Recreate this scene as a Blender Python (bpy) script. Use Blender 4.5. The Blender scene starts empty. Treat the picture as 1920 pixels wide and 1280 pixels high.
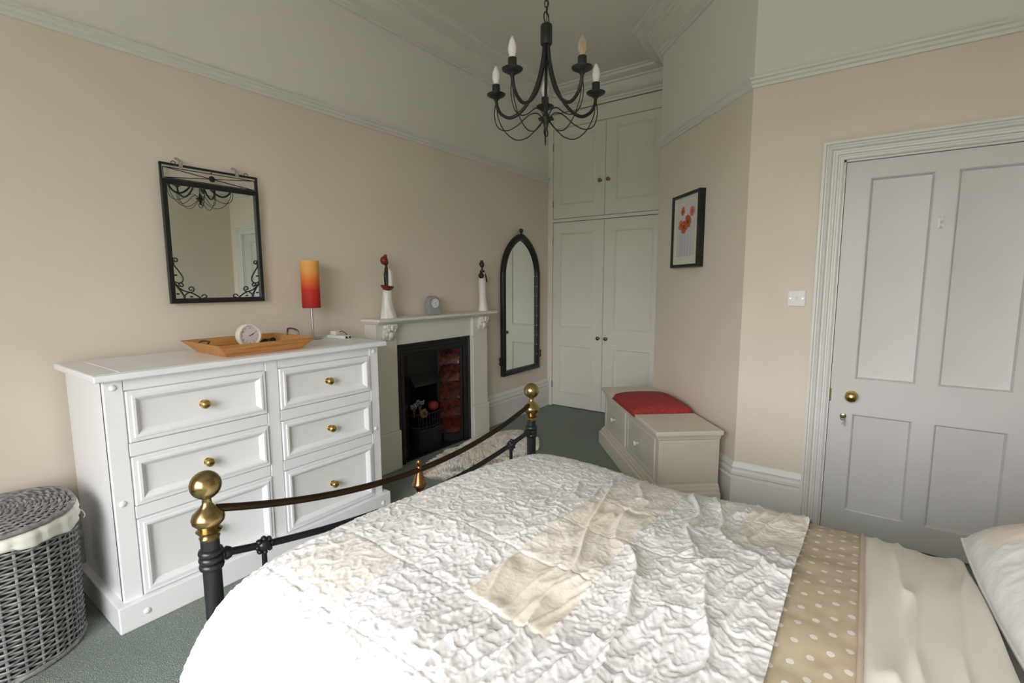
import bpy, bmesh, math, random
import numpy as np
from mathutils import Vector, Matrix

random.seed(7)
rng = np.random.default_rng(11)
scene = bpy.context.scene
COL = scene.collection
PI = math.pi

# ------------------------------------------------------------------ camera
YAW, PITCH, ROLL = math.radians(35.74), math.radians(-6.79), math.radians(-0.173)
FPX = 918.0
fw = Vector((math.cos(YAW) * math.cos(PITCH), math.sin(YAW) * math.cos(PITCH), math.sin(PITCH)))
rt = Vector((math.sin(YAW), -math.cos(YAW), 0))
up = rt.cross(fw)
rt2 = rt * math.cos(ROLL) + up * math.sin(ROLL)
up2 = up * math.cos(ROLL) - rt * math.sin(ROLL)
cam_d = bpy.data.cameras.new('camera')
cam_d.sensor_width = 36.0
cam_d.lens = FPX * 36.0 / 1920.0
cam_d.clip_start = 0.02
cam = bpy.data.objects.new('camera', cam_d)
COL.objects.link(cam)
cam.matrix_world = Matrix(((rt2.x, up2.x, -fw.x, 0), (rt2.y, up2.y, -fw.y, 0), (rt2.z, up2.z, -fw.z, 1.4), (0, 0, 0, 1)))
scene.camera = cam

# ------------------------------------------------------------------ room dimensions (metres)
YL = 2.926            # fireplace wall
XB = 3.172            # door wall
XW = 4.77             # wardrobe front
XWIN = -1.25          # window wall (behind the camera)
YH = -1.05            # wall behind the bed head
ZC = 3.40             # ceiling
ZR = 2.54             # top of picture rail
BAY = 0.62            # depth of the bay behind the window wall
WIN = (-0.75, 1.60, 0.55, 2.60)   # window opening y0,y1,z0,z1

# ------------------------------------------------------------------ world: overcast sky above, dull ground below
w = bpy.data.worlds.new('sky')
scene.world = w
w.use_nodes = True
nt = w.node_tree
nt.nodes.clear()
wo = nt.nodes.new('ShaderNodeOutputWorld')
bg = nt.nodes.new('ShaderNodeBackground')
tc = nt.nodes.new('ShaderNodeTexCoord')
sx = nt.nodes.new('ShaderNodeSeparateXYZ')
mr = nt.nodes.new('ShaderNodeMapRange')
mr.inputs['From Min'].default_value = -0.02
mr.inputs['From Max'].default_value = 0.02
mx = nt.nodes.new('ShaderNodeMix')
mx.data_type = 'RGBA'
mx.inputs[6].default_value = (0.20, 0.22, 0.17, 1)
mx.inputs[7].default_value = (0.985, 0.978, 0.992, 1)
# overcast sky: the zenith is about three times as bright as the horizon
zen = nt.nodes.new('ShaderNodeMath')
zen.operation = 'MULTIPLY_ADD'
zen.inputs[1].default_value = 2.0 / 3.0
zen.inputs[2].default_value = 1.0 / 3.0
clp = nt.nodes.new('ShaderNodeClamp')
nt.links.new(sx.outputs['Z'], clp.inputs['Value'])
nt.links.new(clp.outputs[0], zen.inputs[0])
stg = nt.nodes.new('ShaderNodeMath')
stg.operation = 'MULTIPLY'
stg.inputs[1].default_value = 22.0
nt.links.new(zen.outputs[0], stg.inputs[0])
nt.links.new(stg.outputs[0], bg.inputs['Strength'])
nt.links.new(tc.outputs['Generated'], sx.inputs[0])
nt.links.new(sx.outputs['Z'], mr.inputs['Value'])
nt.links.new(mr.outputs[0], mx.inputs[0])
nt.links.new(mx.outputs[2], bg.inputs['Color'])
nt.links.new(bg.outputs[0], wo.inputs['Surface'])

# light portal in the window opening (guides sky light, emits nothing itself)
pl = bpy.data.lights.new('window_portal', 'AREA')
pl.shape = 'RECTANGLE'
pl.size = WIN[1] - WIN[0]
pl.size_y = WIN[3] - WIN[2]
pl.cycles.is_portal = True
po = bpy.data.objects.new('window_portal', pl)
COL.objects.link(po)
po.location = (XWIN - BAY + 0.06, (WIN[0] + WIN[1]) / 2, (WIN[2] + WIN[3]) / 2)
po.rotation_euler = (PI / 2, 0, -PI / 2)

vs = scene.view_settings
vs.view_transform = 'Standard'
vs.look = 'None'
vs.gamma = 1.0
vs.use_curve_mapping = False
vs.exposure = 0.74

# ------------------------------------------------------------------ materials
def srgb(r, g, b):
    f = lambda c: (c / 255 / 12.92) if c / 255 <= 0.04045 else ((c / 255 + 0.055) / 1.055) ** 2.4
    return (f(r), f(g), f(b), 1.0)

class NT:
    """small wrapper to wire shader nodes"""
    def __init__(self, name):
        self.m = bpy.data.materials.new(name)
        self.m.use_nodes = True
        self.t = self.m.node_tree
        self.b = self.t.nodes['Principled BSDF']
    def n(self, typ, **kw):
        x = self.t.nodes.new(typ)
        for k, v in kw.items():
            if k.startswith('_'):
                setattr(x, k[1:], v)
            else:
                x.inputs[k.replace('__', ' ')].default_value = v
        return x
    def l(self, a, b):
        self.t.links.new(a, b)
    def coord(self, kind='Object'):
        return self.n('ShaderNodeTexCoord').outputs[kind]
    def noise(self, vec, scale, detail=3, rough=0.5):
        x = self.n('ShaderNodeTexNoise', Scale=scale, Detail=detail, Roughness=rough)
        self.l(vec, x.inputs['Vector'])
        return x.outputs['Fac']
    def ramp(self, fac, stops):
        r = self.n('ShaderNodeValToRGB')
        el = r.color_ramp.elements
        while len(el) > 1:
            el.remove(el[-1])
        el[0].position, el[0].color = stops[0]
        for p, c in stops[1:]:
            e = el.new(p)
            e.color = c
        self.l(fac, r.inputs[0])
        return r.outputs[0]
    def mix(self, fac, a, b):
        x = self.n('ShaderNodeMix', _data_type='RGBA')
        for s, v in ((0, fac), (6, a), (7, b)):
            if isinstance(v, (tuple, float, int)):
                x.inputs[s].default_value = v
            else:
                self.l(v, x.inputs[s])
        return x.outputs[2]
    def math(self, op, a, b=0.0, c=None):
        x = self.n('ShaderNodeMath', _operation=op)
        for i, v in enumerate((a, b) if c is None else (a, b, c)):
            if isinstance(v, (float, int)):
                x.inputs[i].default_value = v
            else:
                self.l(v, x.inputs[i])
        return x.outputs[0]
    def bump(self, h, strength=0.2, dist=0.01):
        x = self.n('ShaderNodeBump', Strength=strength, Distance=dist)
        self.l(h, x.inputs['Height'])
        self.l(x.outputs[0], self.b.inputs['Normal'])
    def set(self, **kw):
        for k, v in kw.items():
            i = self.b.inputs[k.replace('__', ' ')]
            if isinstance(v, (tuple, float, int)):
                i.default_value = v
            else:
                self.l(v, i)
        return self

def simple(name, col, rough=0.5, metal=0.0, var=0.04, scale=6.0, bump=0.0, bscale=60.0, bdist=0.002, **kw):
    t = NT(name)
    c = t.coord()
    f = t.noise(c, scale, 4)
    d = tuple(max(0, x * (1 - var * 2)) for x in col[:3]) + (1,)
    u = tuple(min(1, x * (1 + var)) for x in col[:3]) + (1,)
    t.set(Base__Color=t.ramp(f, [(0.3, d), (0.7, u)]), Roughness=rough, Metallic=metal, **kw)
    if bump:
        t.bump(t.noise(c, bscale, 4), bump, bdist)
    return t.m

M = {}
# wall: cream paint below the picture rail, white above it
t = NT('wall_paint')
g = t.n('ShaderNodeNewGeometry')
sp = t.n('ShaderNodeSeparateXYZ')
t.l(g.outputs['Position'], sp.inputs[0])
above = t.math('GREATER_THAN', sp.outputs['Z'], ZR - 0.02)
f = t.noise(g.outputs['Position'], 1.6, 4)
cream = t.ramp(f, [(0.3, srgb(226, 216, 201)), (0.7, srgb(231, 222, 208))])
white = t.ramp(f, [(0.3, srgb(234, 231, 226)), (0.7, srgb(238, 235, 231))])
t.set(Base__Color=t.mix(above, cream, white), Roughness=0.75)
t.bump(t.noise(g.outputs['Position'], 90, 5), 0.08, 0.002)
M['wall'] = t.m
M['ceiling'] = simple('ceiling_paint', srgb(232, 229, 223), 0.8, var=0.01, bump=0.05)
M['trim'] = simple('white_trim_paint', srgb(229, 228, 224), 0.38, var=0.01)
M['cornice'] = simple('cornice_paint', srgb(232, 229, 223), 0.7, var=0.01)
M['door'] = simple('door_paint', srgb(212, 211, 210), 0.4, var=0.012)
M['wardrobe'] = simple('wardrobe_paint', srgb(232, 230, 220), 0.4, var=0.012)
M['chest'] = simple('chest_white_paint', srgb(246, 247, 250), 0.35, var=0.008)
M['bench'] = simple('bench_cream_paint', srgb(223, 217, 202), 0.4, var=0.015)
M['mantel'] = simple('mantel_cream_paint', srgb(231, 229, 219), 0.42, var=0.015)
M['iron'] = simple('black_iron', (0.012, 0.012, 0.013, 1), 0.42, var=0.2)
M['satin'] = simple('black_satin_metal', (0.014, 0.014, 0.017, 1), 0.32, metal=0.0, var=0.1)
M['castiron'] = simple('cast_iron', (0.007, 0.007, 0.008, 1), 0.5, var=0.2, bump=0.15)
M['brass'] = simple('polished_brass', (0.62, 0.43, 0.14, 1), 0.2, metal=1.0, var=0.08)
M['oldbrass'] = simple('antique_brass', (0.36, 0.27, 0.12, 1), 0.24, metal=1.0, var=0.15)
M['bronze'] = simple('dark_bronze_tube', (0.055, 0.035, 0.018, 1), 0.3, metal=0.75, var=0.15)
M['copper'] = simple('brown_bronze', (0.30, 0.14, 0.06, 1), 0.25, metal=1.0, var=0.15)
M['chrome'] = simple('brushed_steel', (0.55, 0.55, 0.54, 1), 0.3, metal=1.0, var=0.05)
M['darksteel'] = simple('dark_steel', (0.20, 0.20, 0.20, 1), 0.35, metal=1.0, var=0.05)
M['plastic'] = simple('white_plastic', srgb(238, 238, 236), 0.4, var=0.01)
M['ivory'] = simple('ivory_plastic', srgb(232, 231, 214), 0.4, var=0.01)
M['black'] = simple('black_plastic', (0.015, 0.015, 0.016, 1), 0.45, var=0.1)
M['dark'] = simple('dark_gap_shade', (0.035, 0.033, 0.032, 1), 0.9, var=0.1)  # shade inside the hamper, put into the colour
M['cloth'] = simple('white_cotton', srgb(236, 235, 226), 0.9, var=0.02, bump=0.2, bscale=300, bdist=0.001)
M['knobwhite'] = simple('cream_ceramic', srgb(236, 232, 218), 0.25, var=0.01)
M['red_ball'] = simple('red_painted_ball', srgb(132, 42, 28), 0.6, var=0.15, scale=30)
M['dry'] = simple('dried_flower', srgb(118, 96, 62), 0.9, var=0.25, scale=60)
M['sprig'] = simple('pale_sprig', srgb(130, 130, 126), 0.9, var=0.1)
M['figdress'] = simple('glazed_white_dress', srgb(236, 234, 229), 0.35, var=0.02)
M['figskin'] = simple('dark_carved_figure', (0.018, 0.012, 0.010, 1), 0.3, var=0.2)
M['figred'] = simple('russet_glaze', srgb(126, 38, 24), 0.4, var=0.15, scale=40)
M['greyclock'] = simple('grey_stone_clock', srgb(158, 160, 164), 0.45, var=0.03)
M['face'] = simple('clock_face', srgb(236, 236, 230), 0.5, var=0.01)
M['bulb'] = simple('frosted_bulb', srgb(245, 240, 242), 0.25, var=0.005, Transmission__Weight=0.15)
M['tile_grout'] = simple('dark_grout', (0.01, 0.008, 0.007, 1), 0.8)

t = NT('mirror_glass')
t.set(Base__Color=(0.80, 0.84, 0.80, 1), Metallic=1.0, Roughness=0.015)
M['mirror'] = t.m

t = NT('clear_bulb_glass')
t.set(Base__Color=(1.0, 0.9, 0.72, 1), Roughness=0.03, Transmission__Weight=0.9, IOR=1.3)
M['clearbulb'] = t.m
M['filament'] = simple('amber_filament', srgb(226, 170, 96), 0.5)

t = NT('window_glass')
tr = t.n('ShaderNodeBsdfTransparent')
gl = t.n('ShaderNodeBsdfGlossy', Roughness=0.02)
ms = t.n('ShaderNodeMixShader')
ms.inputs[0].default_value = 0.06
t.l(tr.outputs[0], ms.inputs[1])
t.l(gl.outputs[0], ms.inputs[2])
t.l(ms.outputs[0], t.t.nodes['Material Output'].inputs['Surface'])
M['glass'] = t.m

# carpet: grey green looped pile
t = NT('carpet')
c = t.coord()
vo = t.n('ShaderNodeTexVoronoi', Scale=260.0)
t.l(c, vo.inputs['Vector'])
n1 = t.noise(c, 130, 3)
n2 = t.noise(c, 3, 3)
base = t.ramp(t.math('ADD', t.math('MULTIPLY', n1, 0.6), t.math('MULTIPLY', vo.outputs['Distance'], 0.45)), [(0.25, srgb(104, 116, 109)), (0.5, srgb(132, 144, 136)), (0.8, srgb(164, 174, 166))])
t.set(Base__Color=t.mix(t.math('MULTIPLY', n2, 0.25), base, srgb(112, 124, 116)), Roughness=0.95)
t.bump(vo.outputs['Distance'], 0.7, 0.004)
M['carpet'] = t.m

# tray wood
t = NT('beech_wood')
c = t.coord()
mp = t.n('ShaderNodeMapping')
mp.inputs['Scale'].default_value = (2.0, 30.0, 30.0)
t.l(c, mp.inputs[0])
f = t.noise(mp.outputs[0], 2.2, 5)
t.set(Base__Color=t.ramp(f, [(0.3, srgb(184, 124, 62)), (0.55, srgb(206, 148, 84)), (0.75, srgb(219, 166, 102))]), Roughness=0.4)
M['wood'] = t.m

# lamp shade: amber fading to red, a dyed paper cylinder
t = NT('ombre_shade')
c = t.coord()
sp = t.n('ShaderNodeSeparateXYZ')
t.l(c, sp.inputs[0])
mrn = t.n('ShaderNodeMapRange')
mrn.inputs['From Min'].default_value = 0.194
mrn.inputs['From Max'].default_value = 0.484
t.l(sp.outputs['Z'], mrn.inputs['Value'])
nz = t.noise(c, 70, 3)
fac = t.math('ADD', mrn.outputs[0], t.math('MULTIPLY', t.math('SUBTRACT', nz, 0.5), 0.08))
t.set(Base__Color=t.ramp(fac, [(0.0, srgb(170, 26, 18)), (0.38, srgb(196, 46, 26)), (0.56, srgb(226, 108, 44)), (0.78, srgb(236, 168, 88)), (1.0, srgb(238, 182, 104))]),
      Roughness=0.7, Subsurface__Weight=0.0)
t.bump(nz, 0.15, 0.002)
M['shade'] = t.m

# wicker
t = NT('grey_wicker')
c = t.coord()
f = t.noise(c, 45, 4)
t.set(Base__Color=t.ramp(f, [(0.25, srgb(102, 101, 103)), (0.55, srgb(150, 149, 150)), (0.8, srgb(196, 195, 197))]), Roughness=0.55)
M['wicker'] = t.m

# sheepskin
t = NT('sheepskin_fleece')
c = t.coord()
f = t.noise(c, 5, 3)
t.set(Base__Color=t.ramp(f, [(0.3, srgb(246, 234, 212)), (0.55, srgb(252, 248, 241))]), Roughness=0.95)
M['fleece'] = t.m

# red cushion with tiny woven flecks
t = NT('red_woven_fabric')
c = t.coord()
vo = t.n('ShaderNodeTexVoronoi', Scale=95.0)
t.l(c, vo.inputs['Vector'])
f = t.math('LESS_THAN', vo.outputs['Distance'], 0.22)
t.set(Base__Color=t.mix(f, srgb(160, 52, 50), srgb(188, 100, 84)), Roughness=0.85)
t.bump(t.noise(c, 250, 2), 0.3, 0.001)
M['redfabric'] = t.m

# glazed fireplace tile
t = NT('oxblood_tile')
c = t.coord()
wv = t.n('ShaderNodeTexVoronoi', Scale=22.0)
t.l(c, wv.inputs['Vector'])
t.set(Base__Color=t.ramp(t.noise(c, 26, 4, 0.6), [(0.36, srgb(30, 10, 7)), (0.5, srgb(72, 21, 11)), (0.68, srgb(92, 28, 14))]), Roughness=0.18)
t.bump(wv.outputs['Distance'], 0.4, 0.006)
M['tile'] = t.m

# patchwork bedspread: attribute "tone" chooses lace white or smooth cream
t = NT('patchwork_cotton')
at = t.n('ShaderNodeAttribute', _attribute_name='tone')
uv = t.n('ShaderNodeUVMap').outputs[0]
n1 = t.noise(uv, 26, 5, 0.6)
n2 = t.noise(uv, 140, 3, 0.6)
lace = t.ramp(n1, [(0.35, srgb(228, 227, 230)), (0.6, srgb(241, 240, 242))])
creamc = t.ramp(n1, [(0.3, srgb(236, 222, 196)), (0.7, srgb(242, 232, 212))])
t.set(Base__Color=t.mix(t.math('MULTIPLY', at.outputs['Fac'], 0.68), lace, creamc), Roughness=0.9, Sheen__Weight=0.1)
hh = t.math('ADD', t.math('MULTIPLY', n1, 0.9), t.math('MULTIPLY', n2, 0.35))
t.bump(hh, 0.30, 0.005)
M['duvet'] = t.m

# spotted beige band (UV in metres)
t = NT('spotted_beige_cotton')
uv = t.n('ShaderNodeUVMap').outputs[0]
su = t.n('ShaderNodeSeparateXYZ')
t.l(uv, su.inputs[0])
S = 0.060
col_i = t.math('FLOOR', t.math('DIVIDE', su.outputs['Y'], S * 0.5))
odd = t.math('MODULO', t.math('ADD', col_i, 400.0), 2.0)
fx = t.math('SUBTRACT', t.math('FRACT', t.math('ADD', t.math('DIVIDE', su.outputs['X'], S), t.math('MULTIPLY', odd, 0.5))), 0.5)
fy = t.math('SUBTRACT', t.math('FRACT', t.math('DIVIDE', su.outputs['Y'], S * 0.5)), 0.5)
dist = t.math('SQRT', t.math('ADD', t.math('MULTIPLY', fx, fx), t.math('MULTIPLY', t.math('MULTIPLY', fy, fy), 0.25)))
dot = t.math('LESS_THAN', t.math('ADD', dist, t.math('MULTIPLY', t.noise(uv, 160, 2), 0.06)), 0.145)
bb = t.ramp(t.noise(uv, 30, 4), [(0.3, srgb(194, 178, 151)), (0.7, srgb(207, 193, 168))])
t.set(Base__Color=t.mix(dot, bb, srgb(236, 230, 222)), Roughness=0.9)
t.bump(t.noise(uv, 300, 2), 0.2, 0.001)
M['dots'] = t.m
M['piping'] = simple('pink_beige_piping', srgb(206, 188, 172), 0.85)
M['plain'] = simple('plain_ivory_cotton', srgb(237, 233, 224), 0.9, var=0.015, bump=0.15, bscale=220, bdist=0.001)

# poppy print (flat picture): pale blue-white ground, orange poppies, grey stems
t = NT('poppy_print')
uv = t.n('ShaderNodeUVMap').outputs[0]
su = t.n('ShaderNodeSeparateXYZ')
t.l(uv, su.inputs[0])
nz = t.noise(uv, 9, 4)
groundc = t.ramp(t.math('ADD', su.outputs['Y'], t.math('MULTIPLY', nz, 0.1)), [(0.0, srgb(206, 202, 206)), (0.5, srgb(208, 209, 215)), (1.0, srgb(214, 216, 214))])
cur = groundc
for (sxp, top) in ((0.22, 0.5), (0.36, 0.46), (0.5, 0.5), (0.64, 0.55), (0.8, 0.72), (0.3, 0.78)):
    dx = t.math('ABSOLUTE', t.math('SUBTRACT', t.math('ADD', su.outputs['X'], t.math('MULTIPLY', nz, 0.05)), sxp + 0.025))
    m1 = t.math('LESS_THAN', dx, 0.012)
    m2 = t.math('LESS_THAN', su.outputs['Y'], top)
    cur = t.mix(t.math('MULTIPLY', t.math('MULTIPLY', m1, m2), 0.55), cur, srgb(150, 146, 152))
for (cx_, cy_, r_, cc) in ((0.24, 0.60, 0.13, (206, 126, 96)), (0.42, 0.56, 0.17, (198, 92, 48)), (0.62, 0.65, 0.17, (190, 94, 56)), (0.33, 0.86, 0.11, (196, 104, 70)), (0.84, 0.82, 0.13, (214, 130, 112))):
    dx = t.math('SUBTRACT', su.outputs['X'], cx_)
    dy = t.math('MULTIPLY', t.math('SUBTRACT', su.outputs['Y'], cy_), 1.35)
    d = t.math('SQRT', t.math('ADD', t.math('MULTIPLY', dx, dx), t.math('MULTIPLY', dy, dy)))
    d = t.math('ADD', d, t.math('MULTIPLY', t.math('SUBTRACT', t.noise(uv, 14, 3), 0.5), 0.12))
    cur = t.mix(t.math('LESS_THAN', d, r_), cur, srgb(*cc))
    cur = t.mix(t.math('LESS_THAN', d, r_ * 0.35), cur, srgb(cc[0] - 50, cc[1] - 40, max(0, cc[2] - 20)))
t.set(Base__Color=cur, Roughness=0.5)
M['print'] = t.m
M['mount'] = simple('cream_mount', srgb(222, 220, 204), 0.6, var=0.01)

# ------------------------------------------------------------------ mesh helpers
class MB:
    def __init__(self):
        self.v, self.f, self.uv = [], [], None
    def add(self, vs_, fs_):
        o = len(self.v)
        self.v += [tuple(p) for p in vs_]
        self.f += [tuple(i + o for i in q) for q in fs_]
        return self
    def box(self, x0, x1, y0, y1, z0, z1):
        return self.add([(x0, y0, z0), (x1, y0, z0), (x1, y1, z0), (x0, y1, z0), (x0, y0, z1), (x1, y0, z1), (x1, y1, z1), (x0, y1, z1)],
                        [(0, 3, 2, 1), (4, 5, 6, 7), (0, 1, 5, 4), (1, 2, 6, 5), (2, 3, 7, 6), (3, 0, 4, 7)])
    def prism(self, poly, fn, d0, d1):
        n = len(poly)
        self.add([fn(a, b, d0) for a, b in poly] + [fn(a, b, d1) for a, b in poly],
                 [tuple(range(n)), tuple(range(2 * n - 1, n - 1, -1))] + [(i, n + i, n + (i + 1) % n, (i + 1) % n) for i in range(n)])
        return self
    def lathe(self, prof, c=(0, 0, 0), seg=24, axis=(0, 0, 1), sc=(1, 1)):
        ax = Vector(axis).normalized()
        q = Vector((0, 0, 1)).rotation_difference(ax)
        vs_, fs_ = [], []
        n = len(prof)
        for r_, z_ in prof:
            for k in range(seg):
                a = 2 * PI * k / seg
                p = q @ Vector((max(r_, 1e-5) * math.cos(a) * sc[0], max(r_, 1e-5) * math.sin(a) * sc[1], z_)) + Vector(c)
                vs_.append(p)
        for i in range(n - 1):
            for k in range(seg):
                k2 = (k + 1) % seg
                fs_.append((i * seg + k, i * seg + k2, (i + 1) * seg + k2, (i + 1) * seg + k))
        fs_.append(tuple(range(seg - 1, -1, -1)))
        fs_.append(tuple((n - 1) * seg + k for k in range(seg)))
        return self.add(vs_, fs_)
    def sphere(self, c, r_, sc=(1, 1, 1), seg=16, rings=10):
        vs_, fs_ = [], []
        for i in range(rings + 1):
            a = PI * i / rings
            for k in range(seg):
                b = 2 * PI * k / seg
                rr = max(math.sin(a), 1e-4)
                vs_.append((c[0] + r_ * sc[0] * rr * math.cos(b), c[1] + r_ * sc[1] * rr * math.sin(b), c[2] + r_ * sc[2] * math.cos(a)))
        for i in range(rings):
            for k in range(seg):
                k2 = (k + 1) % seg
                fs_.append((i * seg + k, (i + 1) * seg + k, (i + 1) * seg + k2, i * seg + k2))
        return self.add(vs_, fs_)
    def tube(self, pts, rad, seg=8, closed=False):
        pts = [Vector(p) for p in pts]
        n = len(pts)
        rads = rad if isinstance(rad, (list, tuple)) else [rad] * n
        vs_, fs_ = [], []
        prev = None
        for i, p in enumerate(pts):
            if closed:
                tg = pts[(i + 1) % n] - pts[i - 1]
            else:
                tg = pts[min(i + 1, n - 1)] - pts[max(i - 1, 0)]
            tg.normalize()
            if prev is None:
                a = Vector((0, 0, 1)) if abs(tg.z) < 0.9 else Vector((1, 0, 0))
                nr = tg.cross(a).normalized()
            else:
                nr = (prev - tg * prev.dot(tg))
                nr = nr.normalized() if nr.length > 1e-6 else tg.orthogonal().normalized()
            prev = nr
            bn = tg.cross(nr)
            for k in range(seg):
                b = 2 * PI * k / seg
                vs_.append(p + nr * (rads[i] * math.cos(b)) + bn * (rads[i] * math.sin(b)))
        m_ = n if closed else n - 1
        for i in range(m_):
            j = (i + 1) % n
            for k in range(seg):
                k2 = (k + 1) % seg
                fs_.append((i * seg + k, i * seg + k2, j * seg + k2, j * seg + k))
        if not closed:
            fs_.append(tuple(range(seg - 1, -1, -1)))
            fs_.append(tuple((n - 1) * seg + k for k in range(seg)))
        return self.add(vs_, fs_)
    def panel(self, fn, rect, loops, back=True):
        """nested rectangles: fn(a,b,d) -> point; loops = [(inset, depth)]"""
        a0, a1, b0, b1 = rect
        vs_, fs_ = [], []
        for ins, d in loops:
            vs_ += [fn(a0 + ins, b0 + ins, d), fn(a1 - ins, b0 + ins, d), fn(a1 - ins, b1 - ins, d), fn(a0 + ins, b1 - ins, d)]
        for i in range(len(loops) - 1):
            for k in range(4):
                k2 = (k + 1) % 4
                fs_.append((4 * i + k, 4 * i + k2, 4 * i + 4 + k2, 4 * i + 4 + k))
        e = 4 * (len(loops) - 1)
        fs_.append((e, e + 1, e + 2, e + 3))
        if back:
            fs_.append((3, 2, 1, 0))
        return self.add(vs_, fs_)
    def build(self, name, mat, parent=None, smooth=None, bevel=0.0, bseg=2, normals=True):
        me = bpy.data.meshes.new(name)
        me.from_pydata(self.v, [], self.f)
        if normals:
            bm = bmesh.new()
            bm.from_mesh(me)
            bmesh.ops.recalc_face_normals(bm, faces=bm.faces)
            bm.to_mesh(me)
            bm.free()
        me.materials.append(M[mat] if isinstance(mat, str) else mat)
        if smooth is not None:
            me.polygons.foreach_set('use_smooth', [True] * len(me.polygons))
            me.set_sharp_from_angle(angle=math.radians(smooth))
        o = bpy.data.objects.new(name, me)
        COL.objects.link(o)
        if parent is not None:
            o.parent = parent
        if bevel:
            b = o.modifiers.new('bevel', 'BEVEL')
            b.width = bevel
            b.segments = bseg
            b.limit_method = 'ANGLE'
            b.angle_limit = math.radians(40)
            b.harden_normals = False
        return o

def thing(name, label, cat, loc=(0, 0, 0), rz=0.0, group=None):
    o = bpy.data.objects.new(name, None)
    o.empty_display_size = 0.05
    COL.objects.link(o)
    o.location = loc
    o.rotation_euler = (0, 0, rz)
    o['label'] = label
    o['category'] = cat
    if group:
        o['group'] = group
    return o

def tag(o, label, cat, group=None):
    o['label'] = label
    o['category'] = cat
    if group:
        o['group'] = group
    return o

def struct(o):
    o['kind'] = 'structure'
    return o

def sroot(name, loc=(0, 0, 0)):
    o = bpy.data.objects.new(name, None)
    o.empty_display_size = 0.05
    COL.objects.link(o)
    o.location = loc
    o['kind'] = 'structure'
    return o

def dup(o, parent=None):
    c = o.copy()
    COL.objects.link(c)
    c.parent = parent
    for ch in list(o.children):
        dup(ch, c)
    return c

def spline(pts, n=10, closed=False):
    """Catmull-Rom through points"""
    P = [Vector(p) for p in pts]
    m = len(P)
    out = []
    rng_ = m if closed else m - 1
    for i in range(rng_):
        if closed:
            p0, p1, p2, p3 = P[i - 1], P[i], P[(i + 1) % m], P[(i + 2) % m]
        else:
            p0, p1, p2, p3 = P[max(i - 1, 0)], P[i], P[i + 1], P[min(i + 2, m - 1)]
        for k in range(n):
            s = k / n
            out.append(0.5 * ((2 * p1) + (p2 - p0) * s + (2 * p0 - 5 * p1 + 4 * p2 - p3) * s * s + (3 * p1 - p0 - 3 * p2 + p3) * s ** 3))
    if not closed:
        out.append(P[-1])
    return out

def sweep(path, prof, closed=False, name='trim', mat='trim'):
    """sweep profile [(distance from wall into room, z)] along a floor-plan path, room on the right-hand side"""
    P = [Vector((p[0], p[1])) for p in path]
    n = len(P)
    mb = MB()
    rows = []
    for i in range(n):
        def nrm(a, b):
            d = (b - a).normalized()
            return Vector((d.y, -d.x))
        if closed:
            n1, n2 = nrm(P[i - 1], P[i]), nrm(P[i], P[(i + 1) % n])
        else:
            n1 = nrm(P[i - 1], P[i]) if i > 0 else nrm(P[i], P[i + 1])
            n2 = nrm(P[i], P[i + 1]) if i < n - 1 else n1
        mm = (n1 + n2)
        mm = mm / max(mm.dot(n1), 0.2)
        rows.append(mm)
    k = len(prof)
    vs_, fs_ = [], []
    for i in range(n):
        for d, z in prof:
            q = P[i] + rows[i] * d
            vs_.append((q.x, q.y, z))
    for i in range(n if closed else n - 1):
        j = (i + 1) % n
        for a in range(k):
            b = (a + 1) % k
            fs_.append((i * k + a, i * k + b, j * k + b, j * k + a))
    if not closed:
        fs_.append(tuple(range(k)))
        fs_.append(tuple((n - 1) * k + a for a in range(k - 1, -1, -1)))
    mb.add(vs_, fs_)
    return struct(mb.build(name, mat, smooth=35))

# ------------------------------------------------------------------ numpy noise
_perm = rng.random((256, 256))
def vnoise(x, y, seed=0):
    xi, yi = np.floor(x).astype(int), np.floor(y).astype(int)
    fx_, fy_ = x - xi, y - yi
    fx_, fy_ = fx_ * fx_ * fx_ * (fx_ * (fx_ * 6 - 15) + 10), fy_ * fy_ * fy_ * (fy_ * (fy_ * 6 - 15) + 10)
    g_ = lambda a, b: _perm[(a + seed * 37) % 256, (b + seed * 91) % 256]
    return ((g_(xi, yi) * (1 - fx_) + g_(xi + 1, yi) * fx_) * (1 - fy_) + (g_(xi, yi + 1) * (1 - fx_) + g_(xi + 1, yi + 1) * fx_) * fy_) * 2 - 1

def fbm(x, y, oct_=3, seed=0):
    s, a = 0, 1.0
    for i in range(oct_):
        s = s + a * vnoise(x * 2 ** i, y * 2 ** i, seed + i * 3)
        a *= 0.5
    return s

# ================================================================== STRUCTURE
BEND = (XB, 0.592)
AEND = (4.078, 1.436)
RET = (XW, 1.50)
A0 = Vector((4.072, 1.43, 0))
dA = Vector((-0.731, -0.683, 0)).normalized()
vA = Vector((-0.683, 0.731, 0)).normalized()     # into the room

floor_path = [(XWIN, YL), (XW + 0.6, YL), (XW + 0.6, YH), (XWIN, YH)]
struct(MB().box(XWIN - 0.2, XW + 0.62, YH - 0.2, YL + 0.36, -0.08, 0.0).build('floor', 'carpet'))
struct(MB().box(XWIN - 0.2, XW + 0.62, YH - 0.2, YL + 0.36, ZC, ZC + 0.08).build('ceiling', 'ceiling'))

# fireplace wall with the chimney opening
FX0, FX1, FZ = 2.43, 3.29, 0.945
mb = MB()
mb.box(XWIN - 0.2, FX0, YL, YL + 0.36, 0, ZC)
mb.box(FX1, XW + 0.6, YL, YL + 0.36, 0, ZC)
mb.box(FX0, FX1, YL, YL + 0.36, FZ, ZC)
mb.box(FX0, FX1, YL + 0.30, YL + 0.36, 0, FZ)
struct(mb.build('wall_left', 'wall'))

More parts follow.
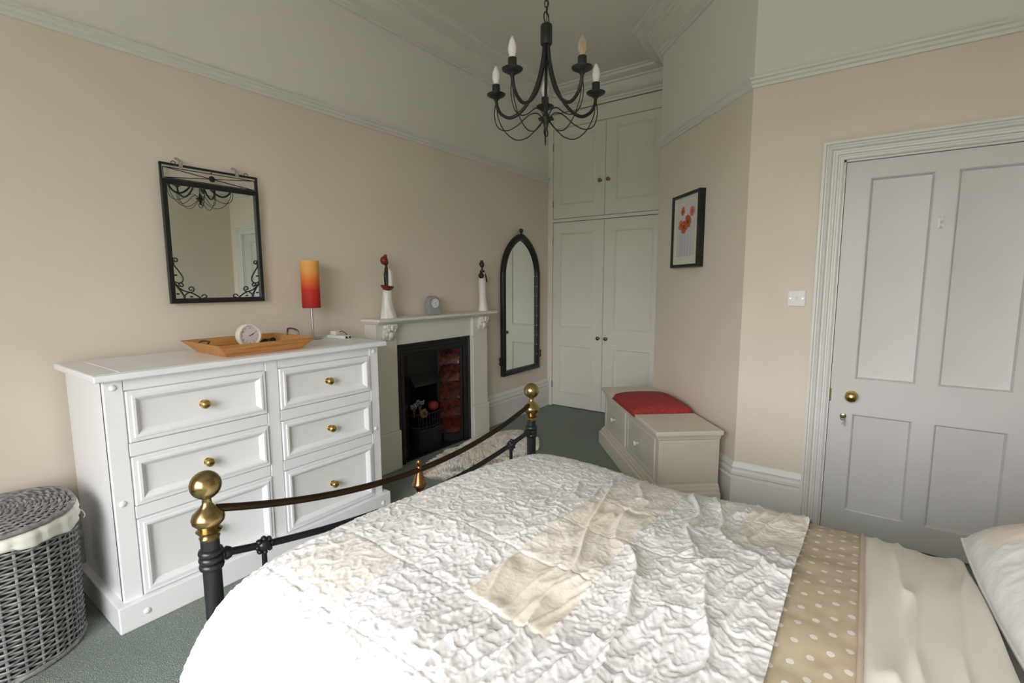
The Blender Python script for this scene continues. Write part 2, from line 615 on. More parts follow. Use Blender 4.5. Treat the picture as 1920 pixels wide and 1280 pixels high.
# angled wall, its return, door wall
def wall_prism(name, poly):
    return struct(MB().prism(poly, lambda a, b, d: (a, b, d), 0, ZC).build(name, 'wall'))
wall_prism('wall_angled', [BEND, AEND, RET, (XW + 0.6, 1.50), (XW + 0.6, 1.30), (4.15, 1.28), (XB + 0.12, 0.45)])

DY0, DY1, DZ = -0.765, 0.136, 2.032           # door opening
mb = MB()
mb.box(XB, XB + 0.12, DY1, BEND[1] - 0.0, 0, ZC)
mb.box(XB, XB + 0.12, YH - 0.2, DY0, 0, ZC)
mb.box(XB, XB + 0.12, DY0, DY1, DZ, ZC)
struct(mb.build('wall_right', 'wall'))
struct(MB().box(XWIN - 0.2, XB + 0.12, YH - 0.2, YH, 0, ZC).build('wall_back', 'wall'))
struct(MB().box(XW + 0.58, XW + 0.70, 1.3, YL + 0.3, 0, ZC).build('wall_far', 'wall'))
y0, y1, z0, z1 = WIN
mb = MB()
mb.box(XWIN - 0.2, XWIN, YH - 0.2, y0, 0, ZC)
mb.box(XWIN - 0.2, XWIN, y1, YL + 0.36, 0, ZC)
mb.box(XWIN - 0.2, XWIN, y0, y1, z1, ZC)
# square bay: floor, ceiling, two cheeks and the apron under the window
mb.box(XWIN - BAY - 0.2, XWIN - 0.2, y0 - 0.15, y0, 0, z1)
mb.box(XWIN - BAY - 0.2, XWIN - 0.2, y1, y1 + 0.15, 0, z1)
mb.box(XWIN - BAY - 0.2, XWIN - 0.2, y0 - 0.15, y1 + 0.15, z1, z1 + 0.1)
mb.box(XWIN - BAY - 0.2, XWIN - BAY, y0, y1, 0, z0)
struct(mb.build('wall_window', 'wall'))
struct(MB().box(XWIN - BAY - 0.2, XWIN - 0.2, y0 - 0.15, y1 + 0.15, -0.08, 0.0).build('floor_bay', 'carpet'))

# window: two sashes wide, with panes
wr = sroot('window_1', (XWIN - BAY - 0.06, 0, 0))
mb = MB()
mb.box(-0.05, 0.05, y0, y0 + 0.06, z0, z1).box(-0.05, 0.05, y1 - 0.06, y1, z0, z1)
mb.box(-0.05, 0.05, y0, y1, z1 - 0.06, z1).box(-0.05, 0.05, y0, y1, z0, z0 + 0.06)
mu = [y0 + (y1 - y0) / 3, y0 + 2 * (y1 - y0) / 3]
for m_ in mu:
    mb.box(-0.05, 0.05, m_ - 0.04, m_ + 0.04, z0, z1)
mb.build('window_frame', 'trim', wr, bevel=0.004)
zm = (z0 + z1) / 2
for a, b in ((y0 + 0.06, mu[0] - 0.04), (mu[0] + 0.04, mu[1] - 0.04), (mu[1] + 0.04, y1 - 0.06)):
    for c_, d_, xo in ((z0 + 0.06, zm, 0.015), (zm, z1 - 0.06, -0.015)):
        MB().box(xo - 0.015, xo + 0.015, a, a + 0.035, c_, d_).box(xo - 0.015, xo + 0.015, b - 0.035, b, c_, d_).box(xo - 0.015, xo + 0.015, a, b, c_, c_ + 0.04).box(xo - 0.015, xo + 0.015, a, b, d_ - 0.04, d_).build('sash', 'trim', wr, bevel=0.003)
        MB().box(xo - 0.002, xo + 0.002, a + 0.035, b - 0.035, c_ + 0.04, d_ - 0.04).build('pane', 'glass', wr)
MB().box(0.03, 0.22, y0, y1, z0, z0 + 0.03).build('window_sill', 'trim', wr, bevel=0.005)

# cornice, picture rails, skirting boards
corn = [(0, 3.205), (0.018, 3.205), (0.020, 3.222), (0.034, 3.226), (0.036, 3.242), (0.060, 3.252), (0.085, 3.275), (0.105, 3.305),
        (0.112, 3.330), (0.135, 3.334), (0.138, 3.350), (0.175, 3.354), (0.205, 3.368), (0.212, 3.385), (0.235, 3.388), (0.238, ZC), (0, ZC)]
sweep([(XWIN, YL), (XW, YL), RET, AEND, BEND, (XB, YH), (XWIN, YH)], corn, closed=True, name='trim_1', mat='cornice')
rail = [(0, ZR - 0.052), (0.010, ZR - 0.050), (0.014, ZR - 0.036), (0.022, ZR - 0.030), (0.024, ZR - 0.016), (0.034, ZR - 0.010), (0.036, ZR), (0.022, ZR + 0.003), (0, ZR)]
sweep([(XWIN, YL), (XW - 0.02, YL)], rail, name='trim_2')
sweep([(AEND[0] + 0.3, AEND[1] + 0.03), AEND, BEND, (XB, YH), (XWIN, YH), (XWIN, YL)], rail, name='trim_3')
sk = [(0, 0), (0.024, 0), (0.024, 0.205), (0.016, 0.212), (0.016, 0.222), (0.024, 0.230), (0.024, 0.246), (0.014, 0.258), (0.014, 0.266), (0.018, 0.274), (0.012, 0.290), (0.004, 0.305), (0, 0.305)]
sweep([(XWIN, YL), (2.225, YL)], sk, name='baseboard_left')
sweep([(3.535, YL), (XW - 0.02, YL)], sk, name='baseboard_fireplace')
sweep([AEND, BEND, (XB, 0.225)], sk, name='baseboard_right')
sweep([(XB, -0.865), (XB, YH), (XWIN, YH)], sk, name='baseboard_back')
sweep([(XWIN, YH), (XWIN, WIN[0])], sk, name='baseboard_window')

# door architrave (mitred, stepped moulding)
fnB = lambda a, b, d: (XB - d, a, b)
def uframe(name, rect, steps, fn, mat, parent=None, bottom=False, kind=None, bevel=0.0):
    """frame of nested rectangles, legs run down to rect bottom; steps = [(offset outward from opening, depth)]"""
    a0, a1, b0, b1 = rect
    mb_ = MB()
    rows = []
    for off, d in steps:
        bb_ = b0 - off if bottom else b0
        rows.append([fn(a0 - off, bb_, d), fn(a0 - off, b1 + off, d), fn(a1 + off, b1 + off, d), fn(a1 + off, bb_, d)])
    vs_, fs_ = [], []
    for r_ in rows:
        vs_ += r_
    n_ = len(rows)
    segs = 4 if bottom else 3
    for i in range(n_):
        j = (i + 1) % n_
        for k in range(segs):
            k2 = (k + 1) % 4
            fs_.append((4 * i + k, 4 * i + k2, 4 * j + k2, 4 * j + k))
    if not bottom:
        fs_.append(tuple(4 * i for i in range(n_)))
        fs_.append(tuple(4 * i + 3 for i in range(n_ - 1, -1, -1)))
    mb_.add(vs_, fs_)
    o = mb_.build(name, mat, parent, smooth=30, bevel=bevel)
    if kind:
        o['kind'] = kind
    return o
arch = [(0, 0), (0, 0.018), (0.006, 0.022), (0.014, 0.022), (0.018, 0.016), (0.024, 0.016), (0.028, 0.026), (0.038, 0.028), (0.042, 0.020),
        (0.050, 0.020), (0.056, 0.034), (0.066, 0.038), (0.072, 0.030), (0.078, 0.030), (0.082, 0.042), (0.094, 0.042), (0.096, 0.0)]
uframe('trim_4', (DY0, DY1, 0, DZ), arch, fnB, 'trim', kind='structure')
# door lining inside the opening, with unseen stops added to block leaking light
mb = MB()
mb.box(XB + 0.054, XB + 0.075, DY0, DY0 + 0.03, 0, DZ).box(XB + 0.054, XB + 0.075, DY1 - 0.03, DY1, 0, DZ).box(XB + 0.054, XB + 0.075, DY0, DY1, DZ - 0.03, DZ)
mb.box(XB + 0.054, XB + 0.12, DY0, DY1, -0.01, 0.012)
mb.box(XB + 0.0, XB + 0.12, DY1 - 0.010, DY1, 0, DZ).box(XB, XB + 0.12, DY0, DY0 + 0.010, 0, DZ).box(XB, XB + 0.12, DY0, DY1, DZ - 0.010, DZ)
struct(mb.build('trim_5', 'trim'))

# four-panel door
dr = sroot('door_1', (XB, 0, 0))
fnD = lambda a, b, d: (0.008 - d, a, b)      # local x: 0 = wall face, -x into room
La, Lb = DY1 - 0.013, DY0 + 0.013            # left edge (in view), right edge
Zb, Zt = 0.008, DZ - 0.013
pl0, pl1 = 0.018, -0.238                     # left panels
pr0, pr1 = -0.322, -0.592                    # right panels
rows = ((0.146, 0.690), (0.880, 1.932))
mb = MB()
T = 0.045
def bx_d(a0_, a1_, b0_, b1_):
    mb.box(0.008, 0.008 + T, min(a0_, a1_), max(a0_, a1_), b0_, b1_)
bx_d(La, pl0, Zb, Zt); bx_d(pl1, pr0, Zb, Zt); bx_d(pr1, Lb, Zb, Zt)
for p0, p1 in ((pl0, pl1), (pr0, pr1)):
    bx_d(p0, p1, Zb, rows[0][0]); bx_d(p0, p1, rows[0][1], rows[1][0]); bx_d(p0, p1, rows[1][1], Zt)
mb.build('door_leaf', 'door', dr)
for p0, p1 in ((pl0, pl1), (pr0, pr1)):
    for q0, q1 in rows:
        MB().panel(fnD, (p1, p0, q0, q1), [(-0.002, -0.03), (-0.001, -0.001), (0.004, -0.003), (0.012, -0.020), (0.016, -0.021)]).build('panel', 'door', dr, smooth=30)
kn = [(0.027, 0.0), (0.028, 0.004), (0.020, 0.007), (0.011, 0.010), (0.010, 0.026), (0.018, 0.031), (0.027, 0.040), (0.029, 0.048), (0.026, 0.056), (0.017, 0.062), (0.0, 0.064)]
MB().lathe(kn, (0.008, 0.026, 0.790), 28, (-1, 0, 0)).build('door_knob', 'brass', dr, smooth=50)
es = MB().lathe([(0.0, 0), (0.014, 0), (0.015, 0.003), (0.010, 0.005), (0, 0.005)], (0.008, 0.056, 0.674), 20, (-1, 0, 0)).build('keyhole_plate', 'oldbrass', dr, smooth=40)
mb = MB().tube([(0.006, 0.056, 0.674), (-0.022, 0.056, 0.674)], 0.003, 8)
mb.tube([(-0.022 , 0.056 + 0.010 * math.cos(a), 0.668 + 0.012 * math.sin(a)) for a in [2 * PI * i / 16 for i in range(16)]], 0.0022, 6, True)
mb.build('key', 'darksteel', dr, smooth=50)
mb = MB().box(-0.022, -0.019, 0.043, 0.049, 0.622, 0.660)
mb.tube([(-0.021, 0.050, 0.664), (-0.0215, 0.043, 0.655), (-0.021, 0.060, 0.634)], 0.0012, 6)
mb.build('key_tag', 'chrome', dr)
mb = MB().box(0.003, 0.008, -0.284, -0.262, 1.660, 1.705)
mb.tube(spline([(0.004, -0.273, 1.690), (-0.020, -0.273, 1.682), (-0.036, -0.273, 1.694), (-0.038, -0.273, 1.712)], 5), [0.004] * 15 + [0.006], 8)
mb.tube(spline([(0.004, -0.273, 1.672), (-0.014, -0.273, 1.660), (-0.024, -0.273, 1.668)], 5), 0.0035, 8)
mb.build('coat_hook', 'plastic', dr, smooth=50)
MB().box(0.0065, 0.0085, La - 0.006, La + 0.0005, 0.75, 0.82).build('latch_plate', 'oldbrass', dr)

# ================================================================== BUILT-IN WARDROBE
wd = thing('built_in_wardrobe', 'tall cream built-in wardrobe with four panelled doors and brass knobs filling the alcove', 'wardrobe', (XW, 0, 0))
WY1, WYm, WY0 = 2.862, 2.248, 1.634
mb = MB()
mb.box(-0.012, 0.03, WY1 + 0.004, YL - 0.0005, 0, 3.2)
mb.box(-0.0, 0.03, 1.51, WY0 - 0.003, 0, 3.2)
mb.box(-0.0, 0.03, WY0 - 0.003, WY1 + 0.004, 3.048, 3.2)
mb.box(-0.014, 0.03, WY0 - 0.003, WY1 + 0.004, 2.062, 2.095)
mb.box(0.035, 0.05, 1.51, YL - 0.001, 0, 3.2)
mb.build('carcass', 'wardrobe', wd, bevel=0.002)
fnW = lambda a, b, d: (-d, a, b)
def wdoor(ya, yb, za, zb, panels, kny, knz, hy, hz):
    lo, hi = min(ya, yb), max(ya, yb)
    mb_ = MB()
    pl_, ph_ = panels[0][0], panels[0][1]
    T_ = 0.022
    def b_(a0_, a1_, c0_, c1_):
        mb_.box(0, T_, a0_, a1_, c0_, c1_)
    b_(lo, pl_, za, zb); b_(ph_, hi, za, zb)
    zs = [za] + [q for p in panels for q in (p[2], p[3])] + [zb]
    for i in range(0, len(zs), 2):
        b_(pl_, ph_, zs[i], zs[i + 1])
    d = mb_.build('door', 'wardrobe', wd)
    for p in panels:
        MB().panel(fnW, p, [(-0.002, -0.018), (-0.001, -0.001), (0.006, 0.004), (0.012, 0.004), (0.020, -0.007), (0.024, -0.008)]).build('panel', 'wardrobe', d, smooth=30)
    MB().lathe([(0.016, 0), (0.016, 0.003), (0.009, 0.005), (0.008, 0.014), (0.017, 0.019), (0.021, 0.026), (0.019, 0.032), (0.010, 0.036), (0, 0.037)], (0, kny, knz), 20, (-1, 0, 0)).build('knob', 'oldbrass', d, smooth=50)
    for h in hz:
        MB().tube([(-0.006, hy, h - 0.035), (-0.006, hy, h + 0.035)], 0.006, 8).build('hinge', 'oldbrass', d, smooth=60)
g_ = 0.0025
lpan = lambda za, zb: (WYm + 0.118, WY1 - 0.085, za, zb)
rpan = lambda za, zb: (WY0 + 0.085, WYm - 0.118, za, zb)
wdoor(WYm + g_, WY1, 0.012, 2.056, [lpan(0.165, 0.712), lpan(0.905, 1.945)], 2.293, 0.811, WY1 + 0.003, (0.25, 1.86))
wdoor(WY0, WYm - g_, 0.012, 2.056, [rpan(0.165, 0.712), rpan(0.905, 1.945)], 2.203, 0.811, WY0 - 0.003, (0.25, 1.86))
wdoor(WYm + g_, WY1, 2.102, 3.042, [lpan(2.24, 2.965)], 2.300, 2.452, WY1 + 0.003, (2.26, 2.86))
wdoor(WY0, WYm - g_, 2.102, 3.042, [rpan(2.24, 2.965)], 2.208, 2.452, WY0 - 0.003, (2.26, 2.86))

# ================================================================== CHEST OF DRAWERS
CX0, CX1, CY0, CY1 = 0.580, 1.898, 2.362, 2.868
ch = thing('chest_of_drawers', 'white painted six-drawer wooden chest with brass knobs beside the fireplace', 'chest of drawers', (0, 0, 0))
mb = MB()
mb.box(CX0, CX1, CY0 + 0.012, CY1, 0.02, 1.028)
mb.box(CX0, 0.645, CY0, CY0 + 0.03, 0.02, 1.028).box(1.835, CX1, CY0, CY0 + 0.03, 0.02, 1.028)
mb.build('carcass', 'chest', ch, bevel=0.004)
MB().box(1.212, 1.276, CY0 + 0.001, CY0 + 0.03, 0.113, 1.028).build('centre_stile', 'chest', ch, bevel=0.003)
for a, b in ((0.6465, 1.2105), (1.2775, 1.8335)):
    MB().box(a, b, CY0 + 0.002, CY0 + 0.03, 0.981, 1.028).build('rail', 'chest', ch, bevel=0.002)
    for za, zb in ((0.709, 0.763), (0.446, 0.498)):
        MB().box(a, b, CY0 + 0.001, CY0 + 0.03, za, zb).build('rail', 'chest', ch, bevel=0.003)
MB().box(0.548, 1.940, 2.326, 2.880, 1.028, 1.056).build('top', 'chest', ch, bevel=0.007, bseg=3)
mb = MB().box(0.640, 0.646, 2.345, 2.860, 1.0555, 1.0572)
mb.box(0.565, 1.925, 2.352, 2.356, 1.0555, 1.0572)
mb.build('top_bead', 'chest', ch)
MB().box(0.551, 1.934, 2.331, 2.876, 0.0, 0.113).build('plinth', 'chest', ch, bevel=0.005)
fnC = lambda a, b, d: (a, CY0 - d, b)
knobp = [(0.015, 0), (0.016, 0.003), (0.009, 0.006), (0.0085, 0.017), (0.016, 0.022), (0.0205, 0.029), (0.0205, 0.034), (0.016, 0.041), (0.007, 0.045), (0, 0.0455)]
for a, b in ((0.649, 1.208), (1.280, 1.831)):
    for za, zb, kz in ((0.767, 0.977, 0.872), (0.502, 0.705, 0.605), (0.117, 0.442, 0.285)):
        d = MB().panel(fnC, (a, b, za, zb), [(0, -0.03), (0, 0.005), (0.003, 0.008), (0.016, 0.008), (0.019, 0.013), (0.028, 0.013), (0.034, 0.009), (0.046, -0.006), (0.050, -0.007)]).build('drawer', 'chest', ch, smooth=30)
        MB().lathe(knobp, ((a + b) / 2, CY0 + 0.007, kz), 22, (0, -1, 0)).build('knob', 'brass', d, smooth=50)
for px_, pz_, py_ in ((0.612, 0.998, CY0), (0.608, 0.525, CY0), (1.868, 0.998, CY0), (1.865, 0.527, CY0), (0.645, 0.057, 2.331), (1.875, 0.057, 2.331)):
    MB().lathe([(0.013, -0.002), (0.013, 0.002), (0.010, 0.005), (0.005, 0.007), (0, 0.0075)], (px_, py_, pz_), 18, (0, -1, 0)).build('peg', 'chest', ch, smooth=50)

# ================================================================== FIREPLACE
fp = thing('fireplace', 'cream painted fireplace surround with carved corbels and black cast-iron tiled insert', 'fireplace', (0, 0, 0))
YP = 2.80
PL = (2.238, 2.430)
PR = (3.300, 3.500)
def pier(a, b):
    m = MB().box(a, b, YP, YL - 0.0005, 0.30, 1.122).build('pier', 'mantel', fp, bevel=0.004)
    MB().box(a - 0.012, b + 0.006, YP - 0.016, YL - 0.0005, 0.0, 0.30).build('pier_block', 'mantel', fp, bevel=0.006)
    return m
pier(*PL); pier(*PR)
MB().box(PL[1] + 0.0005, PR[0] - 0.0005, YP + 0.025, YL - 0.0005, 0.941, 1.122).build('frieze', 'mantel', fp, bevel=0.003)
MB().box(PR[0] - 0.014, PR[0] - 0.0005, YP + 0.004, YL - 0.001, 0.0, 0.9405).build('reveal_strip', 'mantel', fp)
mb = MB().box(2.205, 3.560, 2.722, YL - 0.0005, 1.126, 1.150)
mb.build('mantel_shelf', 'mantel', fp, bevel=0.008, bseg=3)
MB().box(2.222, 3.535, 2.755, YL - 0.001, 1.112, 1.1265).build('shelf_bed_mould', 'mantel', fp, bevel=0.006)
for cxm in ((PL[0] + PL[1]) / 2 + 0.012, (PR[0] + PR[1]) / 2 + 0.012):
    prof = [(0, 0.118), (0, 0), (-0.010, -0.004), (-0.022, 0.006), (-0.026, 0.024), (-0.020, 0.040), (-0.028, 0.056), (-0.046, 0.070), (-0.056, 0.090), (-0.058, 0.118)]
    cb = MB().prism([(a, b) for a, b in prof], lambda a, b, d: (cxm + d, YP + a, 0.992 + b), -0.045, 0.045).build('corbel', 'mantel', fp, smooth=40, bevel=0.003)
    mb = MB()
    for s in (-1, 1):
        mb.sphere((cxm + s * 0.050, YP - 0.034, 1.090), 0.018, (0.9, 1, 1.1), 12, 8)
        mb.sphere((cxm + s * 0.050, YP - 0.014, 1.018), 0.016, (0.8, 1, 1.3), 12, 8)
        mb.sphere((cxm + s * 0.026, YP - 0.046, 1.072), 0.014, (0.8, 0.8, 1.6), 12, 8)
        mb.sphere((cxm + s * 0.030, YP - 0.028, 1.034), 0.013, (0.8, 0.8, 1.5), 12, 8)
    mb.sphere((cxm, YP - 0.036, 1.028), 0.023, (0.9, 0.8, 1.2), 14, 10)
    mb.sphere((cxm, YP - 0.054, 1.085), 0.018, (0.9, 0.6, 1.4), 14, 10)
    mb.sphere((cxm, YP - 0.022, 1.000), 0.012, (0.9, 0.8, 1.0), 12, 8)
    mb.build('carved_leaves', 'mantel', cb, smooth=60)
# cast-iron insert
IX0, IX1 = 2.4305, 3.2855
YI = 2.842
uframe('iron_frame', (IX0 + 0.085, IX1 - 0.085, 0.0, 0.858), [(0, 0.0), (0, 0.012), (0.012, 0.020), (0.030, 0.020), (0.036, 0.012), (0.060, 0.012), (0.066, 0.020), (0.080, 0.020), (0.0845, 0.012), (0.0845, 0.0)],
       lambda a, b, d: (a, YI - d, b), 'castiron', fp)
OX0, OX1 = 2.690, 3.026                      # hearth opening
YB = 2.985
def splay(xa, ya, xb, yb, side):
    d_ = Vector((xb - xa, yb - ya, 0))
    L = d_.length
    d_.normalize()
    n_ = Vector((d_.y, -d_.x, 0)) * side
    base_ = Vector((xa, ya, 0))
    MB().prism([(0, 0), (L, 0), (L, -0.012), (0, -0.012)], lambda a, b, h: tuple(base_ + d_ * a + n_ * b + Vector((0, 0, h))), 0.0, 0.858).build('cheek', 'castiron', fp)
    m_ = 0.016
    for i in range(5):
        zt0 = 0.075 + i * 0.154
        MB().panel(lambda a, b, d: tuple(base_ + d_ * a + n_ * d + Vector((0, 0, b))), (m_, L - m_, zt0 + 0.001, zt0 + 0.153),
                   [(0, 0.0005), (0, 0.004), (0.004, 0.007), (0.010, 0.007), (0.014, 0.005)]).build('tile', 'tile', fp, smooth=30)
splay(IX1 - 0.0855, YI + 0.005, OX1 + 0.004, YB, -1)
splay(IX0 + 0.0855, YI + 0.005, OX0 - 0.004, YB, 1)
mb = MB().box(OX0 - 0.02, OX0, YB - 0.004, YB + 0.01, 0, 0.858).box(OX1, OX1 + 0.02, YB - 0.004, YB + 0.01, 0, 0.858)
mb.box(OX0, OX1, YB - 0.004, YB + 0.01, 0.60, 0.858)
mb.build('iron_plate', 'castiron', fp, bevel=0.003)
mb = MB().prism([(0, 0.60), (0, 0.56), (-0.075, 0.56), (-0.060, 0.585), (0, 0.66)], lambda a, b, d: (d, YB + a, b), OX0 + 0.01, OX1 - 0.01)
mb.build('canopy', 'castiron', fp, bevel=0.004)
mb = MB().box(OX0 - 0.02, OX0, YB + 0.01, YL + 0.295, 0, 0.858).box(OX1, OX1 + 0.02, YB + 0.01, YL + 0.295, 0, 0.858)
mb.box(OX0 - 0.02, OX1 + 0.02, YL + 0.283, YL + 0.295, 0, 0.858).box(OX0, OX1, YB + 0.01, YL + 0.283, 0.20, 0.225)
mb.build('fire_back', 'castiron', fp)
gr = MB()
for zz in (0.215, 0.325):
    gr.tube(spline([(OX0 + 0.006, YB, zz), (OX0 + 0.05, YB - 0.075, zz), (2.858, YB - 0.105, zz), (OX1 - 0.05, YB - 0.075, zz), (OX1 - 0.006, YB, zz)], 6), 0.007, 8)
for i in range(9):
    s = (i + 0.5) / 9
    xx = OX0 + 0.03 + s * (OX1 - OX0 - 0.06)
    yy = YB - 0.105 * math.sin(PI * (0.14 + 0.72 * s)) ** 0.7
    gr.tube([(xx, yy, 0.20), (xx, yy, 0.335)], 0.005, 6)
gr.build('grate', 'castiron', fp, smooth=50)
mb = MB().prism([(OX0 + 0.01, YB), (OX0 + 0.04, YB - 0.085), (2.858, YB - 0.115), (OX1 - 0.04, YB - 0.085), (OX1 - 0.01, YB)], lambda a, b, d: (a, b, d), 0.0, 0.20)
mb.build('ash_box', 'castiron', fp, bevel=0.004)
MB().prism([(IX0 + 0.09, YI + 0.002), (OX0 - 0.01, YB - 0.004), (OX1 + 0.01, YB - 0.004), (IX1 - 0.09, YI + 0.002)], lambda a, b, d: (a, b, d), 0.0, 0.012).build('hearth_plate', 'castiron', fp)
mb = MB().prism([(IX0 + 0.09, YI + 0.002), (OX0 - 0.01, YB - 0.004), (OX1 + 0.01, YB - 0.004), (IX1 - 0.09, YI + 0.002)], lambda a, b, d: (a, b, d), 0.847, 0.857)
mb.build('top_plate', 'castiron', fp)

# decorations resting in the grate
mb = MB().sphere((0, 0, 0), 0.045, (1, 1, 0.95), 18, 12)
o = tag(mb.build('decorative_ball', 'red_ball', smooth=60), 'round red decorative ball resting in the fireplace grate', 'ornament')
o.location = (2.915, 2.925, 0.335 + 0.035)
fl = thing('dried_flower', 'tan dried flower head lying in the fireplace grate', 'dried flower', (2.775, 2.905, 0.335))
mb = MB()
for i in range(12):
    a = 2 * PI * i / 12
    mb.sphere((0.026 * math.cos(a), -0.012 + 0.006 * math.sin(3 * a), 0.026 * math.sin(a)), 0.016, (1, 0.6, 1), 8, 6)
mb.build('petals', 'dry', fl, smooth=60)
MB().sphere((0, -0.018, 0), 0.013, (1, 0.7, 1), 10, 8).build('flower_centre', 'figskin', fl, smooth=60)
MB().tube([(0, 0, 0), (0.005, 0.03, -0.03), (0.012, 0.05, -0.09)], 0.003, 6).build('stem', 'dry', fl)
for k, (xx, yy, zz) in enumerate(((2.79, 2.95, 0.33), (2.725, 2.955, 0.33))):
    sg = thing('sprig', ('taller' if k == 0 else 'shorter') + ' pale dried sprig standing at the back of the fireplace grate', 'dried sprig', (xx, yy, zz), group='dried sprigs in the grate')
    mb, ms_ = MB(), MB()
    for j in range(7):
        a = -0.7 + j * 0.24
        L = (0.11 if k == 0 else 0.075) * (0.8 + 0.3 * random.random())
        e = (L * math.sin(a) * 0.7, 0.01 * random.random(), L * math.cos(a * 0.7))
        ms_.tube([(0, 0, -0.04), (e[0] * 0.4, e[1], e[2] * 0.5), e], 0.0016, 5)
        mb.sphere(e, 0.008, (1, 1, 1.2), 8, 6)
        mb.sphere((e[0] * 0.8 + 0.006, e[1], e[2] * 0.8), 0.006, (1, 1, 1.2), 8, 6)
    ms_.build('twigs', 'dry', sg)
    mb.build('buds', 'sprig', sg, smooth=60)

# ================================================================== MIRRORS
# rectangular wrought-iron mirror above the chest
MY = 2.895
m1 = thing('wall_mirror', 'rectangular black wrought-iron wall mirror with scrolled corners above the chest', 'mirror', (1.262, MY, 1.650), math.radians(0.0))
X0, X1, Z0, Z1 = -0.243, 0.243, -0.352, 0.356
fn1 = lambda a, b, d: (a, -d, b)
ZT = Z1 - 0.082
uframe('frame', (X0 + 0.026, X1 - 0.026, Z0 + 0.028, ZT - 0.022), [(0, 0.0), (0, 0.012), (0.006, 0.016), (0.022, 0.016), (0.026, 0.012), (0.026, 0.0)], fn1, 'iron', m1, bottom=True)
MB().box(X0 + 0.02, X1 - 0.02, 0.0, 0.004, Z0 + 0.02, ZT - 0.015).build('backing_board', 'black', m1)
MB().box(X0 + 0.022, X1 - 0.022, -0.006, -0.001, Z0 + 0.022, ZT - 0.017).build('mirror_glass', 'mirror', m1)
mb = MB()
mb.box(X0, X0 + 0.011, -0.012, 0.0, ZT, Z1).box(X1 - 0.011, X1, -0.012, 0.0, ZT, Z1).box(X0, X1, -0.012, 0.0, Z1 - 0.011, Z1)
mb.build('top_bracket', 'iron', m1, bevel=0.002)
mb = MB()
i0, i1, j0, j1 = X0 + 0.016, X1 - 0.016, ZT + 0.008, Z1 - 0.022
for pts in ([(i0, j0), (i1, j1)], [(i0, j1), (i1, j0)], [(i0, j1), (i1, j1)], [(i0, j0), (i1, j0)], [(i0, j0), (i0, j1)], [(i1, j0), (i1, j1)]):
    mb.tube([(a, -0.006, b) for a, b in pts], 0.0022, 6)
mb.tube([(0, -0.006, j1), (0, -0.006, Z1 - 0.008)], 0.0022, 6)
mb.tube([(0, -0.006, j0), (0, -0.006, ZT - 0.005)], 0.0022, 6)
mb.build('lattice', 'iron', m1, smooth=50)
mb = MB().sphere((0, -0.010, (j0 + j1) / 2), 0.010, (1, 0.7, 1), 12, 8)
for i in range(8):
    a = 2 * PI * i / 8
    mb.sphere((0.011 * math.cos(a), -0.008, (j0 + j1) / 2 + 0.011 * math.sin(a)), 0.006, (1, 0.6, 1), 8, 6)
mb.build('rosette', 'iron', m1, smooth=60)
def scroll(cx_, cz_, r_, turns, a0_, sgn):
    out = []
    N = int(18 * turns)
    for i in range(N + 1):
        s = i / N
        a = a0_ + sgn * 2 * PI * turns * s
        rr = r_ * (1 - 0.72 * s)
        out.append((cx_ + rr * math.cos(a), cz_ + rr * math.sin(a)))
    return out
for s in (-1, 1):
    xe = (X1 - 0.026) * s
    zb = Z0 + 0.028
    T2 = lambda p: (xe - s * p[0], -0.008, zb + p[1])
    mb = MB()
    # upright teardrop on the side
    mb.tube([T2(p) for p in [(0.0, 0.205)] + [tuple(v)[:2] for v in spline([(0.004, 0.170, 0), (0.024, 0.140, 0), (0.040, 0.108, 0), (0.036, 0.086, 0), (0.018, 0.080, 0), (0.0, 0.088, 0)], 6)]], 0.003, 6)
    mb.tube([T2(p) for p in scroll(0.012, 0.196, 0.014, 1.2, PI * 1.1, -1)], 0.003, 6)
    # corner branches
    mb.tube([T2(tuple(v)[:2]) for v in spline([(0.0, 0.080, 0), (0.020, 0.048, 0), (0.036, 0.018, 0), (0.040, 0.0, 0)], 6)], 0.0042, 6)
    mb.tube([T2(tuple(v)[:2]) for v in spline([(0.006, 0.066, 0), (0.040, 0.040, 0), (0.080, 0.026, 0), (0.118, 0.0, 0)], 6)], 0.0034, 6)
    mb.tube([T2(tuple(v)[:2]) for v in spline([(0.042, 0.0, 0), (0.046, 0.018, 0), (0.062, 0.030, 0)], 6)], 0.003, 6)
    mb.tube([T2(p) for p in scroll(0.030, 0.068, 0.014, 1.2, PI * 1.2, -1)], 0.003, 6)
    mb.tube([T2(p) for p in scroll(0.074, 0.048, 0.017, 1.2, PI * 1.45, 1)], 0.003, 6)
    mb.tube([T2(p) for p in scroll(0.138, 0.006, 0.015, 0.9, PI * 1.0, -1)], 0.003, 6)
    for bx_, bz_ in ((0.008, 0.120), (0.012, 0.024), (0.074, 0.008)):
        mb.sphere(T2((bx_, bz_)), 0.006, (1.4, 0.5, 0.7), 8, 6)
    mb.build('scrollwork', 'iron', m1, smooth=50)
for px_ in (-0.148, 0.130):
    mb = MB().tube([(px_, -0.014, Z1 - 0.012), (px_ + 0.002, -0.014, Z1 + 0.012), (px_ - 0.004, 0.010, Z1 + 0.030), (px_ - 0.006, 0.028, Z1 + 0.034)], 0.006, 8)
    mb.box(px_ - 0.009, px_ + 0.009, -0.016, -0.012, Z1 - 0.016, Z1 + 0.012)
    mb.build('hanging_clip', 'chrome', m1, smooth=40)
    mb = MB().tube([(px_ + (0.052 if px_ > 0 else -0.030) + 0.010 * math.cos(a), -0.006, Z1 + 0.002 + 0.011 * math.sin(a)) for a in [PI * i / 8 for i in range(9)]], 0.002, 6)
    mb.build('top_scroll', 'iron', m1, smooth=50)

